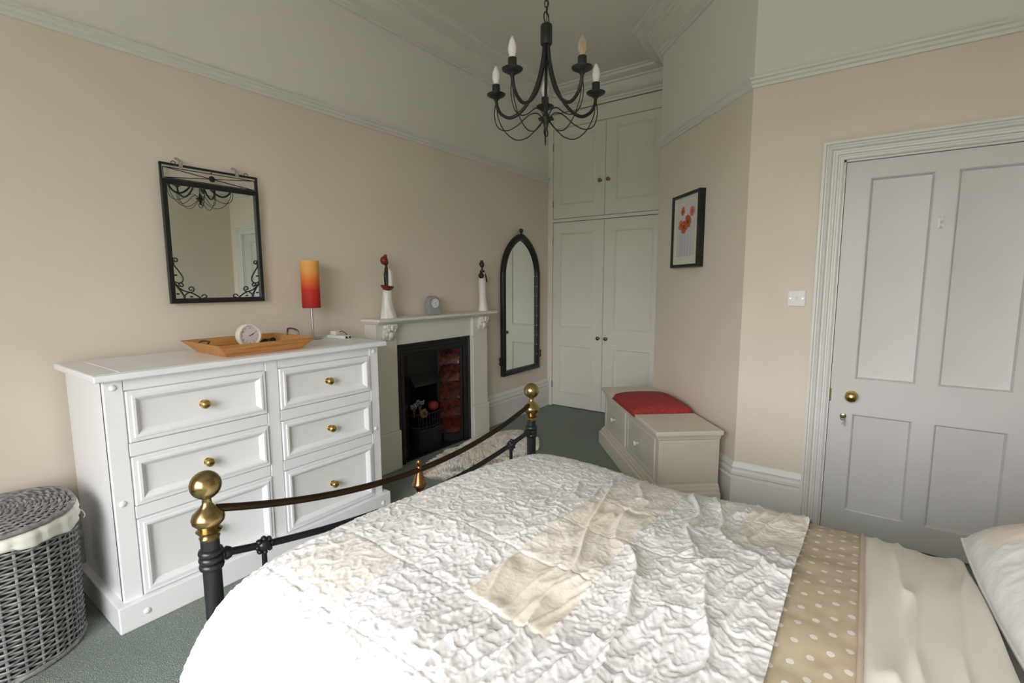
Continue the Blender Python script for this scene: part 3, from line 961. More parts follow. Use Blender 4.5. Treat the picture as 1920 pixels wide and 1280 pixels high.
# pointed-arch mirror beside the fireplace
m2 = thing('arched_mirror', 'tall gothic pointed-arch mirror in a black iron frame between fireplace and wardrobe', 'mirror', (4.190, 2.915, 0.470))
HW, ZS, ZA = 0.335, 1.00, 1.430
def arch_pts(off, n=14):
    hw = HW - off
    zb_ = off
    R_ = (hw * hw + (ZA - off * 1.25 - ZS) ** 2) / (2 * hw)
    ap = ZA - off * 1.25
    cxr = hw - R_
    pts = [(-hw, zb_)]
    amax = math.asin(min(1, (ap - ZS) / R_))
    right = [(cxr + R_ * math.cos(amax * i / n), ZS + R_ * math.sin(amax * i / n)) for i in range(n + 1)]
    left = [(-x, z) for x, z in right]
    return [(-hw, zb_)] + left + right[::-1][1:] + [(hw, zb_)]
def arch_ring(offs):
    rows_ = [arch_pts(o_) for o_, d in offs]
    k = len(rows_[0])
    mb_ = MB()
    vs_ = [(p[0], -d, p[1]) for (o_, d), r_ in zip(offs, rows_) for p in r_]
    fs_ = []
    n_ = len(offs)
    for i in range(n_):
        j = (i + 1) % n_
        for a in range(k):
            b = (a + 1) % k
            fs_.append((i * k + a, i * k + b, j * k + b, j * k + a))
    return mb_.add(vs_, fs_)
arch_ring([(0, 0.0), (0, 0.034), (0.006, 0.040), (0.024, 0.044), (0.044, 0.040), (0.050, 0.034), (0.050, 0.012), (0.046, 0.0)]).build('frame', 'iron', m2, smooth=45)
pp = arch_pts(0.046)
MB().prism(pp, lambda a, b, d: (a, d, b), -0.014, -0.004).build('mirror_glass', 'mirror', m2)
MB().prism(arch_pts(0.02), lambda a, b, d: (a, d, b), -0.004, 0.004).build('backing_board', 'black', m2)
mb = MB()
for s in (-1, 1):
    mb.tube([(s * 0.014 + 0.012 * math.cos(a), -0.020, ZA + 0.032 + 0.014 * math.sin(a)) for a in [2 * PI * i / 14 for i in range(14)]], 0.006, 6, True)
mb.tube([(0, -0.020, ZA - 0.01), (0, -0.020, ZA + 0.030)], 0.010, 8)
mb.build('finial', 'iron', m2, smooth=50)
for s in (-1, 1):
    mb = MB().tube([(s * (HW - 0.01), -0.02, 0.155), (s * (HW + 0.030), -0.02, 0.155)], 0.009, 8)
    mb.tube([(s * (HW + 0.024) + 0.018 * math.cos(a), -0.02, 0.178 + 0.016 * math.sin(a)) for a in [2 * PI * i / 14 for i in range(14)]], 0.007, 6, True)
    mb.tube([(s * (HW + 0.024) + 0.018 * math.cos(a), -0.02, 0.136 + 0.016 * math.sin(a)) for a in [2 * PI * i / 14 for i in range(14)]], 0.007, 6, True)
    mb.build('side_scroll', 'iron', m2, smooth=50)
stud = None
for i in range(9):
    for s in (-1, 1):
        if stud is None:
            stud = MB().sphere((0, 0, 0), 0.007, (1, 0.7, 1), 10, 6).build('stud', 'chrome', m2, smooth=60)
            o = stud
        else:
            o = dup(stud, m2)
        o.location = (s * (HW - 0.052), -0.030, 0.16 + i * 0.105)

# ================================================================== THINGS ON THE MANTEL
ZM = 1.150
def fig_lathe(prof, folds=0.0, nf=9, seg=32):
    """prof: (rx, ry, cx, cy, z)"""
    vs_, fs_ = [], []
    for rx, ry, cx_, cy_, z in prof:
        for k in range(seg):
            a = 2 * PI * k / seg
            f_ = 1 + folds * math.sin(nf * a + z * 26)
            vs_.append((cx_ + rx * f_ * math.cos(a), cy_ + ry * f_ * math.sin(a), z))
    n_ = len(prof)
    for i in range(n_ - 1):
        for k in range(seg):
            k2 = (k + 1) % seg
            fs_.append((i * seg + k, i * seg + k2, (i + 1) * seg + k2, (i + 1) * seg + k))
    fs_.append(tuple(range(seg - 1, -1, -1)))
    fs_.append(tuple((n_ - 1) * seg + k for k in range(seg)))
    return MB().add(vs_, fs_)
f1 = thing('figurine', 'slender figurine in a white gown with russet headwrap holding a russet bowl, near the chest', 'figurine', (2.372, 2.822, ZM), group='figurines on the mantel shelf')
fig_lathe([(0.062, 0.050, 0.006, 0, 0.0), (0.060, 0.048, 0.006, 0, 0.012), (0.050, 0.042, 0.002, 0, 0.050), (0.040, 0.036, -0.002, 0, 0.100), (0.034, 0.032, -0.002, 0, 0.150), (0.034, 0.032, 0.002, 0, 0.190),
           (0.030, 0.032, 0.012, -0.004, 0.220), (0.026, 0.029, 0.017, -0.006, 0.262), (0.024, 0.027, 0.017, -0.006, 0.300), (0.021, 0.024, 0.016, -0.005, 0.338), (0.011, 0.014, 0.012, 0.002, 0.358), (0.007, 0.008, 0.010, 0.002, 0.366)], 0.07, 7).build('gown', 'figdress', f1, smooth=60)
mb = MB().tube(spline([(-0.008, -0.004, 0.230), (-0.014, -0.008, 0.270), (-0.013, -0.008, 0.310), (-0.004, -0.002, 0.338), (-0.002, 0, 0.365), (-0.004, 0, 0.385), (-0.006, 0, 0.400)], 5),
               [0.014] * 5 + [0.015] * 5 + [0.016] * 5 + [0.014] * 5 + [0.009] * 5 + [0.012] * 5 + [0.014], 12)
mb.tube(spline([(-0.006, -0.014, 0.345), (-0.020, -0.024, 0.300), (-0.026, -0.028, 0.255), (-0.022, -0.030, 0.222)], 5), 0.0075, 8)
mb.sphere((-0.004, 0, 0.402), 0.021, (0.85, 0.9, 1.15), 14, 10)
mb.build('body', 'figskin', f1, smooth=60)
mb = MB().sphere((-0.016, 0.004, 0.414), 0.030, (0.95, 0.9, 1.05), 16, 12)
mb.sphere((-0.002, 0.006, 0.445), 0.014, (1, 1, 1.0), 12, 8)
mb.build('headwrap', 'figred', f1, smooth=60)
MB().lathe([(0.010, 0), (0.030, 0.004), (0.048, 0.018), (0.056, 0.034), (0.052, 0.036), (0.040, 0.022), (0.0, 0.014)], (-0.024, -0.024, 0.200), 20, axis=(0.12, -0.1, 1), sc=(0.92, 0.75)).build('bowl', 'figred', f1, smooth=50)

f2 = thing('figurine', 'slender figurine in a white gown holding a dark pot, beside the arched mirror', 'figurine', (3.488, 2.842, ZM), group='figurines on the mantel shelf')
fig_lathe([(0.046, 0.044, 0.010, 0, 0.0), (0.046, 0.044, 0.010, 0, 0.010), (0.038, 0.036, 0.008, 0, 0.050), (0.031, 0.031, 0.004, 0, 0.110), (0.030, 0.030, 0.002, 0, 0.170), (0.034, 0.031, 0.000, 0, 0.220),
           (0.033, 0.030, -0.002, 0, 0.260), (0.028, 0.026, 0.000, 0, 0.300), (0.026, 0.024, 0.002, 0, 0.335), (0.020, 0.020, 0.002, 0, 0.350)], 0.05, 6).build('gown', 'figdress', f2, smooth=60)
mb = MB().tube(spline([(0.000, 0, 0.330), (0.000, 0, 0.352), (0, 0, 0.368), (-0.001, 0, 0.385), (-0.001, 0, 0.400)], 5), [0.020] * 5 + [0.022] * 5 + [0.010] * 5 + [0.009] * 5 + [0.012], 12)
mb.tube(spline([(0.022, -0.004, 0.350), (0.038, -0.010, 0.320), (0.042, -0.016, 0.285), (0.034, -0.022, 0.262)], 5), 0.007, 8)
mb.tube(spline([(-0.022, -0.004, 0.350), (-0.042, -0.012, 0.335), (-0.046, -0.022, 0.312)], 5), 0.007, 8)
mb.sphere((-0.001, 0, 0.415), 0.022, (0.9, 0.95, 1.2), 14, 10)
mb.build('body', 'figskin', f2, smooth=60)
mb = MB().sphere((-0.001, 0.004, 0.424), 0.024, (1, 1, 0.95), 14, 10)
mb.sphere((0.010, 0.004, 0.448), 0.008, (1, 1, 1.3), 8, 6)
mb.sphere((-0.010, 0.004, 0.448), 0.007, (1, 1, 1.3), 8, 6)
mb.build('headwrap', simple('dark_russet', (0.05, 0.014, 0.012, 1), 0.4), f2, smooth=60)
MB().lathe([(0.012, -0.024), (0.024, -0.012), (0.027, 0.002), (0.020, 0.018), (0.012, 0.024), (0.015, 0.030), (0, 0.030)], (-0.040, -0.022, 0.318), 16).build('pot', simple('dark_pot', (0.03, 0.014, 0.012, 1), 0.4), f2, smooth=50)

def numerals(parent, r_, size, fn, mat='black', skip=1):
    """12 hour numerals as one flat mesh on a clock face"""
    mb_ = MB()
    dg = bpy.context.evaluated_depsgraph_get()
    for h in range(1, 13):
        if h % skip:
            continue
        cu = bpy.data.curves.new('n', 'FONT')
        cu.body = str(h)
        cu.size = size
        cu.align_x = 'CENTER'
        cu.align_y = 'CENTER'
        cu.resolution_u = 2
        ob = bpy.data.objects.new('n', cu)
        COL.objects.link(ob)
        bpy.context.view_layer.update()
        me = ob.evaluated_get(bpy.context.evaluated_depsgraph_get()).to_mesh()
        a = PI / 2 - 2 * PI * h / 12
        cx_, cz_ = r_ * math.cos(a), r_ * math.sin(a)
        mb_.add([fn(v.co.x + cx_, v.co.y + cz_) for v in me.vertices], [tuple(p.vertices) for p in me.polygons])
        ob.to_mesh_clear()
        bpy.data.objects.remove(ob)
        bpy.data.curves.remove(cu)
    return mb_.build('numerals', mat, parent, normals=False)

def hand(parent, fn, ang, L, w_, mat='black', name='hand'):
    a = PI / 2 - ang
    c_, s_ = math.cos(a), math.sin(a)
    P_ = [(-0.15 * L, -w_), (L, -w_ * 0.4), (L, w_ * 0.4), (-0.15 * L, w_)]
    return MB().add([fn(x * c_ - y * s_, x * s_ + y * c_) for x, y in P_], [(0, 1, 2, 3)]).build(name, mat, parent, normals=False)

mc = thing('mantel_clock', 'small grey arch-topped clock with white dial on the mantel shelf', 'clock', (2.845, 2.810, ZM), math.radians(-8))
arcp = [(-0.058, 0), (0.058, 0), (0.058, 0.092)] + [(0.058 * math.cos(a), 0.092 + 0.058 * math.sin(a)) for a in [PI * i / 16 for i in range(1, 16)]] + [(-0.058, 0.092)]
MB().prism(arcp, lambda a, b, d: (a, d, b), 0.0, 0.060).build('case', 'greyclock', mc, smooth=40, bevel=0.004)
MB().lathe([(0.042, 0), (0.043, 0.004), (0.038, 0.005), (0.038, 0.002), (0, 0.002)], (0, 0, 0.092), 32, (0, -1, 0)).build('bezel', 'greyclock', mc, smooth=40)
MB().lathe([(0.0375, 0), (0.0375, 0.003), (0, 0.003)], (0, 0, 0.092), 32, (0, -1, 0)).build('dial', 'face', mc, smooth=40)
fnm = lambda a, b: (a, -0.0036, 0.092 + b)
numerals(mc, 0.029, 0.012, fnm)
hand(mc, lambda a, b: (a, -0.0042, 0.092 + b), math.radians(60), 0.018, 0.002)
hand(mc, lambda a, b: (a, -0.0046, 0.092 + b), math.radians(160), 0.028, 0.0015)

# ================================================================== ON THE CHEST
ZT_ = 1.0572
# tray
tr_ = thing('serving_tray', 'sloping-sided beech wood tray with steel handles on the white chest', 'tray', (1.262, 2.590, ZT_))
ox, oy, ix, iy, th, hh_ = 0.246, 0.214, 0.190, 0.158, 0.009, 0.060
MB().box(-ix, ix, -iy, iy, 0.0, 0.008).build('base', 'wood', tr_)
def tray_wall(p):
    a, b = p
    (ax_, ay_), (bx2, by2) = a, b
    sc_i = ((ix - th) / ix, (iy - th) / iy)
    so_i = ((ox - th) / ox, (oy - th) / oy)
    bot = [(ax_ * ix, ay_ * iy, 0.0), (bx2 * ix, by2 * iy, 0.0)]
    top = [(ax_ * ox, ay_ * oy, hh_), (bx2 * ox, by2 * oy, hh_)]
    topi = [(ax_ * (ox - th), ay_ * (oy - th), hh_), (bx2 * (ox - th), by2 * (oy - th), hh_)]
    boti = [(ax_ * (ix - th), ay_ * (iy - th), 0.008), (bx2 * (ix - th), by2 * (iy - th), 0.008)]
    vs_ = bot + top + topi + boti
    MB().add(vs_, [(0, 1, 3, 2), (2, 3, 5, 4), (4, 5, 7, 6), (6, 7, 1, 0), (0, 2, 4, 6), (1, 7, 5, 3)]).build('side', 'wood', tr_, bevel=0.0015)
cs = [(-1, -1), (1, -1), (1, 1), (-1, 1)]
for i in range(4):
    tray_wall((cs[i], cs[(i + 1) % 4]))
for s in (-1, 1):
    mb = MB()
    hp = [(s * (ox - 0.012), -0.055, hh_ - 0.012), (s * (ox - 0.010), -0.052, hh_ + 0.020), (s * (ox - 0.016), -0.030, hh_ + 0.034), (s * (ox - 0.016), 0.030, hh_ + 0.034), (s * (ox - 0.010), 0.052, hh_ + 0.020), (s * (ox - 0.012), 0.055, hh_ - 0.012)]
    if s < 0:
        hp = [(x - 0.0 + 0.02 * max(0, (z - hh_) / 0.034), y, hh_ - 0.008 + (z - hh_) * 0.45) for x, y, z in hp]
    mb.tube(spline(hp, 5), 0.005, 8)
    mb.build('handle', 'darksteel', tr_, smooth=50)
# alarm clock, facing the camera
ac = thing('alarm_clock', 'round ivory alarm clock standing in the wooden tray', 'clock', (1.262, 2.610, ZT_ + 0.008), math.radians(2))
R_ = 0.062
ACc = R_ + 0.006
MB().lathe([(0.0, -0.030), (0.040, -0.030), (0.056, -0.022), (R_, -0.004), (R_, 0.018), (R_ - 0.004, 0.024), (R_ - 0.010, 0.024), (R_ - 0.012, 0.017), (0, 0.017)], (0, 0, ACc), 36, (0, -1, 0)).build('case', 'ivory', ac, smooth=45)
MB().prism([(-0.036, 0), (0.036, 0), (0.030, 0.022), (-0.030, 0.022)], lambda a, b, d: (a, d, b), -0.014, 0.016).build('foot', 'ivory', ac, bevel=0.003)
MB().lathe([(R_ - 0.0125, 0.0165), (R_ - 0.0125, 0.0178), (0, 0.0178)], (0, 0, ACc), 36, (0, -1, 0)).build('dial', simple('pinkish_dial', srgb(226, 218, 218), 0.5), ac, smooth=45)
numerals(ac, 0.039, 0.013, lambda a, b: (a, -0.0184, ACc + b), 'darksteel')
hand(ac, lambda a, b: (a, -0.0190, ACc + b), math.radians(70), 0.024, 0.0024, name='hour_hand')
hand(ac, lambda a, b: (a, -0.0194, ACc + b), math.radians(62), 0.036, 0.0018, name='minute_hand')
# black item in the tray
bk = thing('glasses', 'small dark rounded item lying in the tray behind the ivory clock', 'accessory', (1.385, 2.640, ZT_ + 0.008), math.radians(20))
mb = MB()
for s in (-1, 1):
    mb.tube([(s * 0.030 + 0.022 * math.cos(a), 0.0, 0.020 + 0.018 * math.sin(a)) for a in [2 * PI * i / 18 for i in range(18)]], 0.003, 6, True)
    mb.tube(spline([(s * 0.052, 0, 0.026), (s * 0.056, 0.03, 0.030), (s * 0.045, 0.09, 0.018)], 5), 0.003, 6)
mb.tube([(-0.008, 0, 0.024), (0, 0, 0.028), (0.008, 0, 0.024)], 0.003, 6)
mb.build('frame', 'black', bk, smooth=50)
for s in (-1, 1):
    MB().lathe([(0.0205, -0.001), (0.0205, 0.001), (0, 0.001)], (s * 0.030, 0, 0.020), 18, (0, 1, 0), sc=(1, 0.82)).build('lens', 'black', bk)
# lamp
lp = thing('table_lamp', 'cylindrical table lamp with amber-to-red shade on a slim steel stem', 'lamp', (1.752, 2.800, ZT_))
MB().lathe([(0.0, 0), (0.056, 0), (0.057, 0.004), (0.054, 0.010), (0.012, 0.012), (0.009, 0.016), (0, 0.016)], (0, 0, 0), 32).build('base', 'chrome', lp, smooth=40)
MB().tube([(0, 0, 0.012), (0, 0, 0.24)], 0.0075, 12).build('stem', 'chrome', lp, smooth=50)
MB().lathe([(0.0515, 0.194), (0.0540, 0.194), (0.0540, 0.484), (0.0515, 0.484), (0.0515, 0.194)], (0, 0, 0), 40).build('lamp_shade', 'shade', lp, smooth=40)
lpm = bpy.data.objects['lamp_shade'].data
# remove the lathe end caps so that the shade is an open tube
bm = bmesh.new(); bm.from_mesh(lpm)
bmesh.ops.delete(bm, geom=[f_ for f_ in bm.faces if len(f_.verts) > 4], context='FACES')
bm.to_mesh(lpm); bm.free()
MB().lathe([(0.009, 0.235), (0.012, 0.240), (0.012, 0.275), (0.016, 0.290), (0.026, 0.325), (0.028, 0.345), (0.022, 0.366), (0, 0.376)], (0, 0, 0), 20).build('bulb', 'bulb', lp, smooth=50)
mb = MB()
for k in range(3):
    a = 2 * PI * k / 3
    mb.tube([(0.010 * math.cos(a), 0.010 * math.sin(a), 0.245), (0.052 * math.cos(a), 0.052 * math.sin(a), 0.235)], 0.0016, 6)
mb.build('shade_ring', 'chrome', lp)
# charger
cg = thing('charger_unit', 'flat white plastic charger with small adaptor at the lamp end of the chest', 'charger', (1.868, 2.700, ZT_), math.radians(-83))
MB().box(-0.075, 0.085, -0.030, 0.030, 0.0, 0.020).build('body', 'plastic', cg, bevel=0.004)
MB().box(-0.052, -0.002, -0.022, 0.024, 0.020, 0.046).build('adaptor', 'ivory', cg, bevel=0.004)
mb = MB().box(0.085, 0.088, -0.022, -0.010, 0.004, 0.016).box(0.085, 0.088, 0.006, 0.018, 0.004, 0.016)
mb.build('socket', 'black', cg)
MB().tube(spline([(-0.004, 0.010, 0.036), (0.014, 0.012, 0.044), (0.036, 0.018, 0.034), (0.046, 0.026, 0.020)], 6), 0.0025, 6).build('cable', 'black', cg, smooth=50)
MB().box(0.092, 0.150, -0.034, 0.012, 0.0, 0.003).build('card', 'plastic', cg)

# ================================================================== LAUNDRY HAMPER
hp_ = thing('laundry_hamper', 'grey wicker laundry hamper with white cloth liner and hinged lid beside the chest', 'hamper', (0.262, 2.575, 0))
HA, HB, HH = 0.236, 0.240, 0.545
def hshape(a, grow=0.0, tp=0.0):
    c_, s_ = math.cos(a), math.sin(a)
    n_ = 2.0 if s_ < 0 else 3.2
    r_ = (abs(c_) ** n_ + abs(s_) ** n_) ** (-1.0 / n_)
    return ((HA + grow + tp) * r_ * c_, (HB + grow + tp) * r_ * s_ * (1.0 if s_ < 0 else 0.94))
NS = 30
taper = lambda z: -0.012 * (1 - z / HH)
mb = MB()
NP = NS * 6
for row in range(46):
    z = 0.012 + row * 0.0114
    pts = []
    for k in range(NP):
        a = 2 * PI * k / NP
        ph = (k / 6.0) * PI + (row % 2) * PI
        x, y = hshape(a, 0.0066 * math.cos(ph), taper(z))
        pts.append((x, y, z + 0.0010 * math.sin(7 * a + row * 1.7)))
    mb.tube(pts, 0.0041, 5, True)
wv = mb.build('woven_side', 'wicker', hp_, smooth=60, normals=False)
wv['kind'] = 'stuff'
for i in range(NS):
    a = 2 * PI * i / NS
    pts = [hshape(a, 0, taper(z)) + (z,) for z in (0.0, 0.27, HH - 0.02)]
    MB().tube(pts, 0.0048, 6).build('stake', 'wicker', hp_, smooth=60)
ring = lambda z, gr_, r_, nm, mt, n_=72: MB().tube([hshape(2 * PI * k / n_, gr_, 0) + (z,) for k in range(n_)], r_, 8, True).build(nm, mt, hp_, smooth=60)
ring(0.010, -0.008, 0.010, 'foot_rim', 'wicker')
mb = MB()
loops = []
for gr_, z in ((-0.022, 0.006), (-0.018, HH - 0.03)):
    loops.append([hshape(2 * PI * k / 60, gr_, 0) + (z,) for k in range(60)])
mb.add(loops[0] + loops[1], [(k, (k + 1) % 60, 60 + (k + 1) % 60, 60 + k) for k in range(60)] + [tuple(range(59, -1, -1))])
mb.build('gap_shade_sheet', 'dark', hp_, smooth=60)  # dark sheet standing in for shade behind the weave; the liner is white
# cloth liner folded over the rim
mb = MB()
vs_, fs_ = [], []
N = 160
prof = [(-0.016, -0.040), (-0.012, 0.004), (-0.002, 0.014), (0.012, 0.008), (0.017, -0.010), (0.013, -0.020), (0.018, -0.030), (0.015, -0.040), (0.010, -0.042)]
for k in range(N):
    a = 2 * PI * k / N
    wob = 0.0035 * math.sin(9 * a + 1.0) + 0.0025 * math.sin(23 * a) + 0.0015 * math.sin(41 * a + 2)
    drop = 0.010 * math.sin(3 * a + 0.6) + 0.004 * math.sin(11 * a)
    for g_2, dz in prof:
        x, y = hshape(a, g_2 + wob * (1 if g_2 > 0 else 0), 0)
        vs_.append((x, y, HH - 0.022 + dz + (drop if dz < -0.02 and g_2 > 0 else 0)))
k_ = len(prof)
for i in range(N):
    j = (i + 1) % N
    for a in range(k_ - 1):
        fs_.append((i * k_ + a, i * k_ + a + 1, j * k_ + a + 1, j * k_ + a))
mb.add(vs_, fs_).build('cloth_liner', 'cloth', hp_, smooth=70)
MB().tube(spline([(0.246, -0.030, HH - 0.052), (0.256, -0.036, HH - 0.060), (0.262, -0.044, HH - 0.078), (0.256, -0.048, HH - 0.088)], 5), 0.0022, 6).build('liner_tie', 'cloth', hp_)
# lid
lid = MB()
NR = 20
for r_i in range(1, NR + 1):
    s = r_i / NR
    pts = []
    nsp = 30
    for k in range(nsp * 5):
        a = 2 * PI * k / (nsp * 5)
        x, y = hshape(a, -0.004, 0)
        ph = (k / 5.0) * PI + (r_i % 2) * PI
        pts.append((x * s, y * s - 0.0, HH + 0.004 + 0.018 * (1 - s * s) + 0.0045 * math.cos(ph)))
    lid.tube(pts, 0.0050, 5, True)
ld = lid.build('woven_lid', 'wicker', hp_, smooth=60, normals=False)
ld['kind'] = 'stuff'
for i in range(NS):
    a = 2 * PI * i / NS
    x, y = hshape(a, -0.004, 0)
    MB().tube([(x * s, y * s, HH + 0.004 + 0.018 * (1 - s * s)) for s in (0.02, 0.5, 1.0)], 0.004, 6).build('lid_spoke', 'wicker', hp_, smooth=60)
mb = MB()
lp_ = [hshape(2 * PI * k / 60, -0.008, 0) + (HH - 0.003,) for k in range(60)]
mb.add(lp_, [tuple(range(60))]).build('lid_underside', 'dark', hp_)  # same painted shade, closing the gaps of the lid
ring(HH + 0.002, 0.002, 0.0085, 'lid_rim', 'wicker')

# ================================================================== SHEEPSKIN RUG
rg = thing('sheepskin_rug', 'fluffy cream sheepskin rug on the carpet in front of the fireplace', 'rug', (3.03, 2.425, 0), math.radians(6))
def rug_r(a):
    return (abs(math.cos(a) / 0.64) ** 2.3 + abs(math.sin(a) / 0.315) ** 2.3) ** (-1 / 2.3) * (1 + 0.05 * math.sin(3 * a + 0.6) + 0.035 * math.sin(7 * a + 1.1))
vs_, fs_ = [(0, 0, 0.026)], []
NA_, NRr = 72, 10
for i in range(1, NRr + 1):
    s = i / NRr
    for k in range(NA_):
        a = 2 * PI * k / NA_
        r_ = rug_r(a) * 0.97
        vs_.append((r_ * s * math.cos(a), r_ * s * math.sin(a), 0.004 + 0.022 * (1 - s ** 4)))
for k in range(NA_):
    fs_.append((0, 1 + k, 1 + (k + 1) % NA_))
for i in range(NRr - 1):
    for k in range(NA_):
        k2 = (k + 1) % NA_
        fs_.append((1 + i * NA_ + k, 1 + (i + 1) * NA_ + k, 1 + (i + 1) * NA_ + k2, 1 + i * NA_ + k2))
MB().add(vs_, fs_).build('hide', 'fleece', rg, smooth=60)
NH = 46000
aa = rng.random(NH) * 2 * PI
ss = np.sqrt(rng.random(NH)) * 1.0
rr = np.array([rug_r(a) for a in aa]) * ss
bx_, by_ = rr * np.cos(aa), rr * np.sin(aa)
bz_ = 0.004 + 0.022 * (1 - ss ** 4)
fl1 = fbm(bx_ * 9 + 20, by_ * 9 + 20, 2, 1) * 2.4
fl2 = fbm(bx_ * 9 + 60, by_ * 9 + 70, 2, 2) * 2.4
Lh = 0.030 + 0.018 * rng.random(NH)
dirx = 0.28 * np.cos(fl1 * 2 + fl2) + 0.55 * ss ** 3 * np.cos(aa) + 0.25 * (rng.random(NH) - 0.5)
diry = 0.28 * np.sin(fl1 * 2 + fl2) + 0.55 * ss ** 3 * np.sin(aa) + 0.25 * (rng.random(NH) - 0.5)
dirz = 0.95 - 0.55 * ss ** 6
wa = rng.random(NH) * 2 * PI
wx, wy = 0.0030 * np.cos(wa), 0.0030 * np.sin(wa)
P0 = np.stack([bx_ - wx, by_ - wy, bz_ - 0.003], 1)
P1 = np.stack([bx_ + wx, by_ + wy, bz_ - 0.003], 1)
P2 = np.stack([bx_ + dirx * Lh * 0.45 + wx * 0.7, by_ + diry * Lh * 0.45 + wy * 0.7, bz_ + dirz * Lh * 0.6], 1)
P3 = np.stack([bx_ + dirx * Lh, by_ + diry * Lh, np.maximum(bz_ + dirz * Lh * 0.85, 0.004)], 1)
V = np.stack([P0, P1, P2, P3], 1).reshape(-1, 3)
ii = np.arange(NH) * 4
Fq = np.concatenate([np.stack([ii, ii + 1, ii + 2], 1), np.stack([ii, ii + 2, ii + 3], 1)], 0)
me = bpy.data.meshes.new('fleece')
me.from_pydata(V.tolist(), [], Fq.tolist())
me.materials.append(M['fleece'])
fo = bpy.data.objects.new('fleece', me)
COL.objects.link(fo)
fo.parent = rg
fo['kind'] = 'stuff'

# ================================================================== WINDOW SEAT / BENCH
ff = Vector((3.860, 1.816, 0))
nf = Vector((2.835, 0.962, 0))
ev = (nf - ff).normalized()                 # along the bench towards the camera
sv = Vector((-ev.y, ev.x, 0))               # from front to back
if sv.dot(Vector((1, -1, 0))) < 0:
    sv = -sv
brz = math.atan2(ev.y, ev.x)
bn = thing('storage_bench', 'cream painted storage bench with drawers along the angled wall', 'bench', tuple(ff), brz)
# local x: along bench to camera, local y: sign so that +y goes to the back
sy = 1 if Vector((-math.sin(brz), math.cos(brz), 0)).dot(sv) > 0 else -1
BL, BD = 1.322, 0.424
def bbx(mb_, x0, x1, y0_, y1_, z0_, z1_):
    a, b = sorted((y0_ * sy, y1_ * sy))
    return mb_.box(x0, x1, a, b, z0_, z1_)
bbx(MB(), 0.028, BL - 0.028, 0.026, BD - 0.012, 0.02, 0.468).build('carcass', 'bench', bn, bevel=0.003)
def ring_prof(nm, steps, mat='bench'):
    mb_ = MB()
    n_ = len(steps)
    vs_, fs_ = [], []
    for o_, z in steps:
        for x, y in ((-o_ + 0.028, -o_ + 0.026), (BL - 0.028 + o_, -o_ + 0.026), (BL - 0.028 + o_, BD - 0.012), (-o_ + 0.028, BD - 0.012)):
            vs_.append((x, y * sy, z))
    for i in range(n_ - 1):
        for k in range(4):
            k2 = (k + 1) % 4
            fs_.append((4 * i + k, 4 * i + k2, 4 * i + 4 + k2, 4 * i + 4 + k))
    fs_.append((0, 1, 2, 3))
    fs_.append(tuple(4 * (n_ - 1) + k for k in range(4)))
    return mb_.add(vs_, fs_).build(nm, mat, bn, smooth=30)
ring_prof('plinth', [(0.040, 0.0), (0.040, 0.098), (0.036, 0.106), (0.026, 0.112), (0.024, 0.126), (0.014, 0.136), (0.012, 0.146), (0.0, 0.156)])
ring_prof('top_moulding', [(0.0, 0.440), (0.008, 0.446), (0.010, 0.458), (0.018, 0.464), (0.018, 0.470)])
for x0, x1 in ((0.0, 0.352), (0.902, BL)):
    bbx(MB(), x0, x1, 0.0, BD, 0.470, 0.500).build('lid', 'bench', bn, bevel=0.008, bseg=3)
bbx(MB(), 0.352, 0.902, 0.004, BD, 0.470, 0.478).build('seat_board', 'bench', bn, bevel=0.003)
fnb = lambda a, b, d: (a, (0.026 - d) * sy, b)
for x0, x1 in ((0.075, 0.630), (0.680, 1.235)):
    d = MB().panel(fnb, (x0, x1, 0.172, 0.432), [(0, -0.01), (0, 0.004), (0.004, 0.007), (0.016, 0.007), (0.022, 0.003), (0.026, 0.003)]).build('drawer', 'bench', bn, smooth=30)
    kx = (x0 + x1) / 2 - (0.018 if x0 < 0.3 else 0.042)
    MB().lathe([(0.009, 0), (0.008, 0.012), (0.017, 0.018), (0.020, 0.026), (0.016, 0.034), (0, 0.037)], (kx, 0.024 * sy, 0.298), 20, (0, -sy, 0)).build('knob', 'knobwhite', d, smooth=50)
fne = lambda a, b, d: (BL - 0.028 + d, a * sy, b)
MB().panel(fne, (0.045, BD - 0.030, 0.170, 0.430), [(0, -0.01), (0, 0.002), (0.004, 0.004), (0.008, 0.002), (0.010, 0.002)]).build('end_panel', 'bench', bn, smooth=30)

# red cushion
cu = thing('seat_cushion', 'red woven box cushion set into the top of the cream bench', 'cushion', tuple(ff), brz)
n_ = 30
vs_, fs_ = [], []
cxm, cym = 0.627, BD / 2 - 0.002
ax_, ay_ = 0.268, BD / 2 + 0.002
for j in range(n_ + 1):
    for i in range(n_ + 1):
        u, v = i / n_ * 2 - 1, j / n_ * 2 - 1
        e = (1 - abs(u) ** 6) * (1 - abs(v) ** 6)
        dome = (1 - u * u * 0.75) * (1 - v * v * 0.75)
        z = 0.480 + 0.056 * max(e, 0) ** 0.22 + 0.034 * dome
        vs_.append((cxm + ax_ * u * (1 + 0.0), (cym + ay_ * v) * sy, z))
top_n = (n_ + 1) ** 2
for j in range(n_):
    for i in range(n_):
        a = j * (n_ + 1) + i
        fs_.append((a, a + 1, a + n_ + 2, a + n_ + 1))
edge = [i for i in range(n_ + 1)] + [(j + 1) * (n_ + 1) - 1 for j in range(1, n_ + 1)] + [n_ * (n_ + 1) + i for i in range(n_ - 1, -1, -1)] + [j * (n_ + 1) for j in range(n_ - 1, 0, -1)]
base_i = len(vs_)
for i in edge:
    x, y, z = vs_[i]
    vs_.append((x, y, 0.4785))
m_ = len(edge)
for k in range(m_):
    k2 = (k + 1) % m_
    fs_.append((edge[k], edge[k2], base_i + k2, base_i + k))
fs_.append(tuple(base_i + k for k in range(m_)))
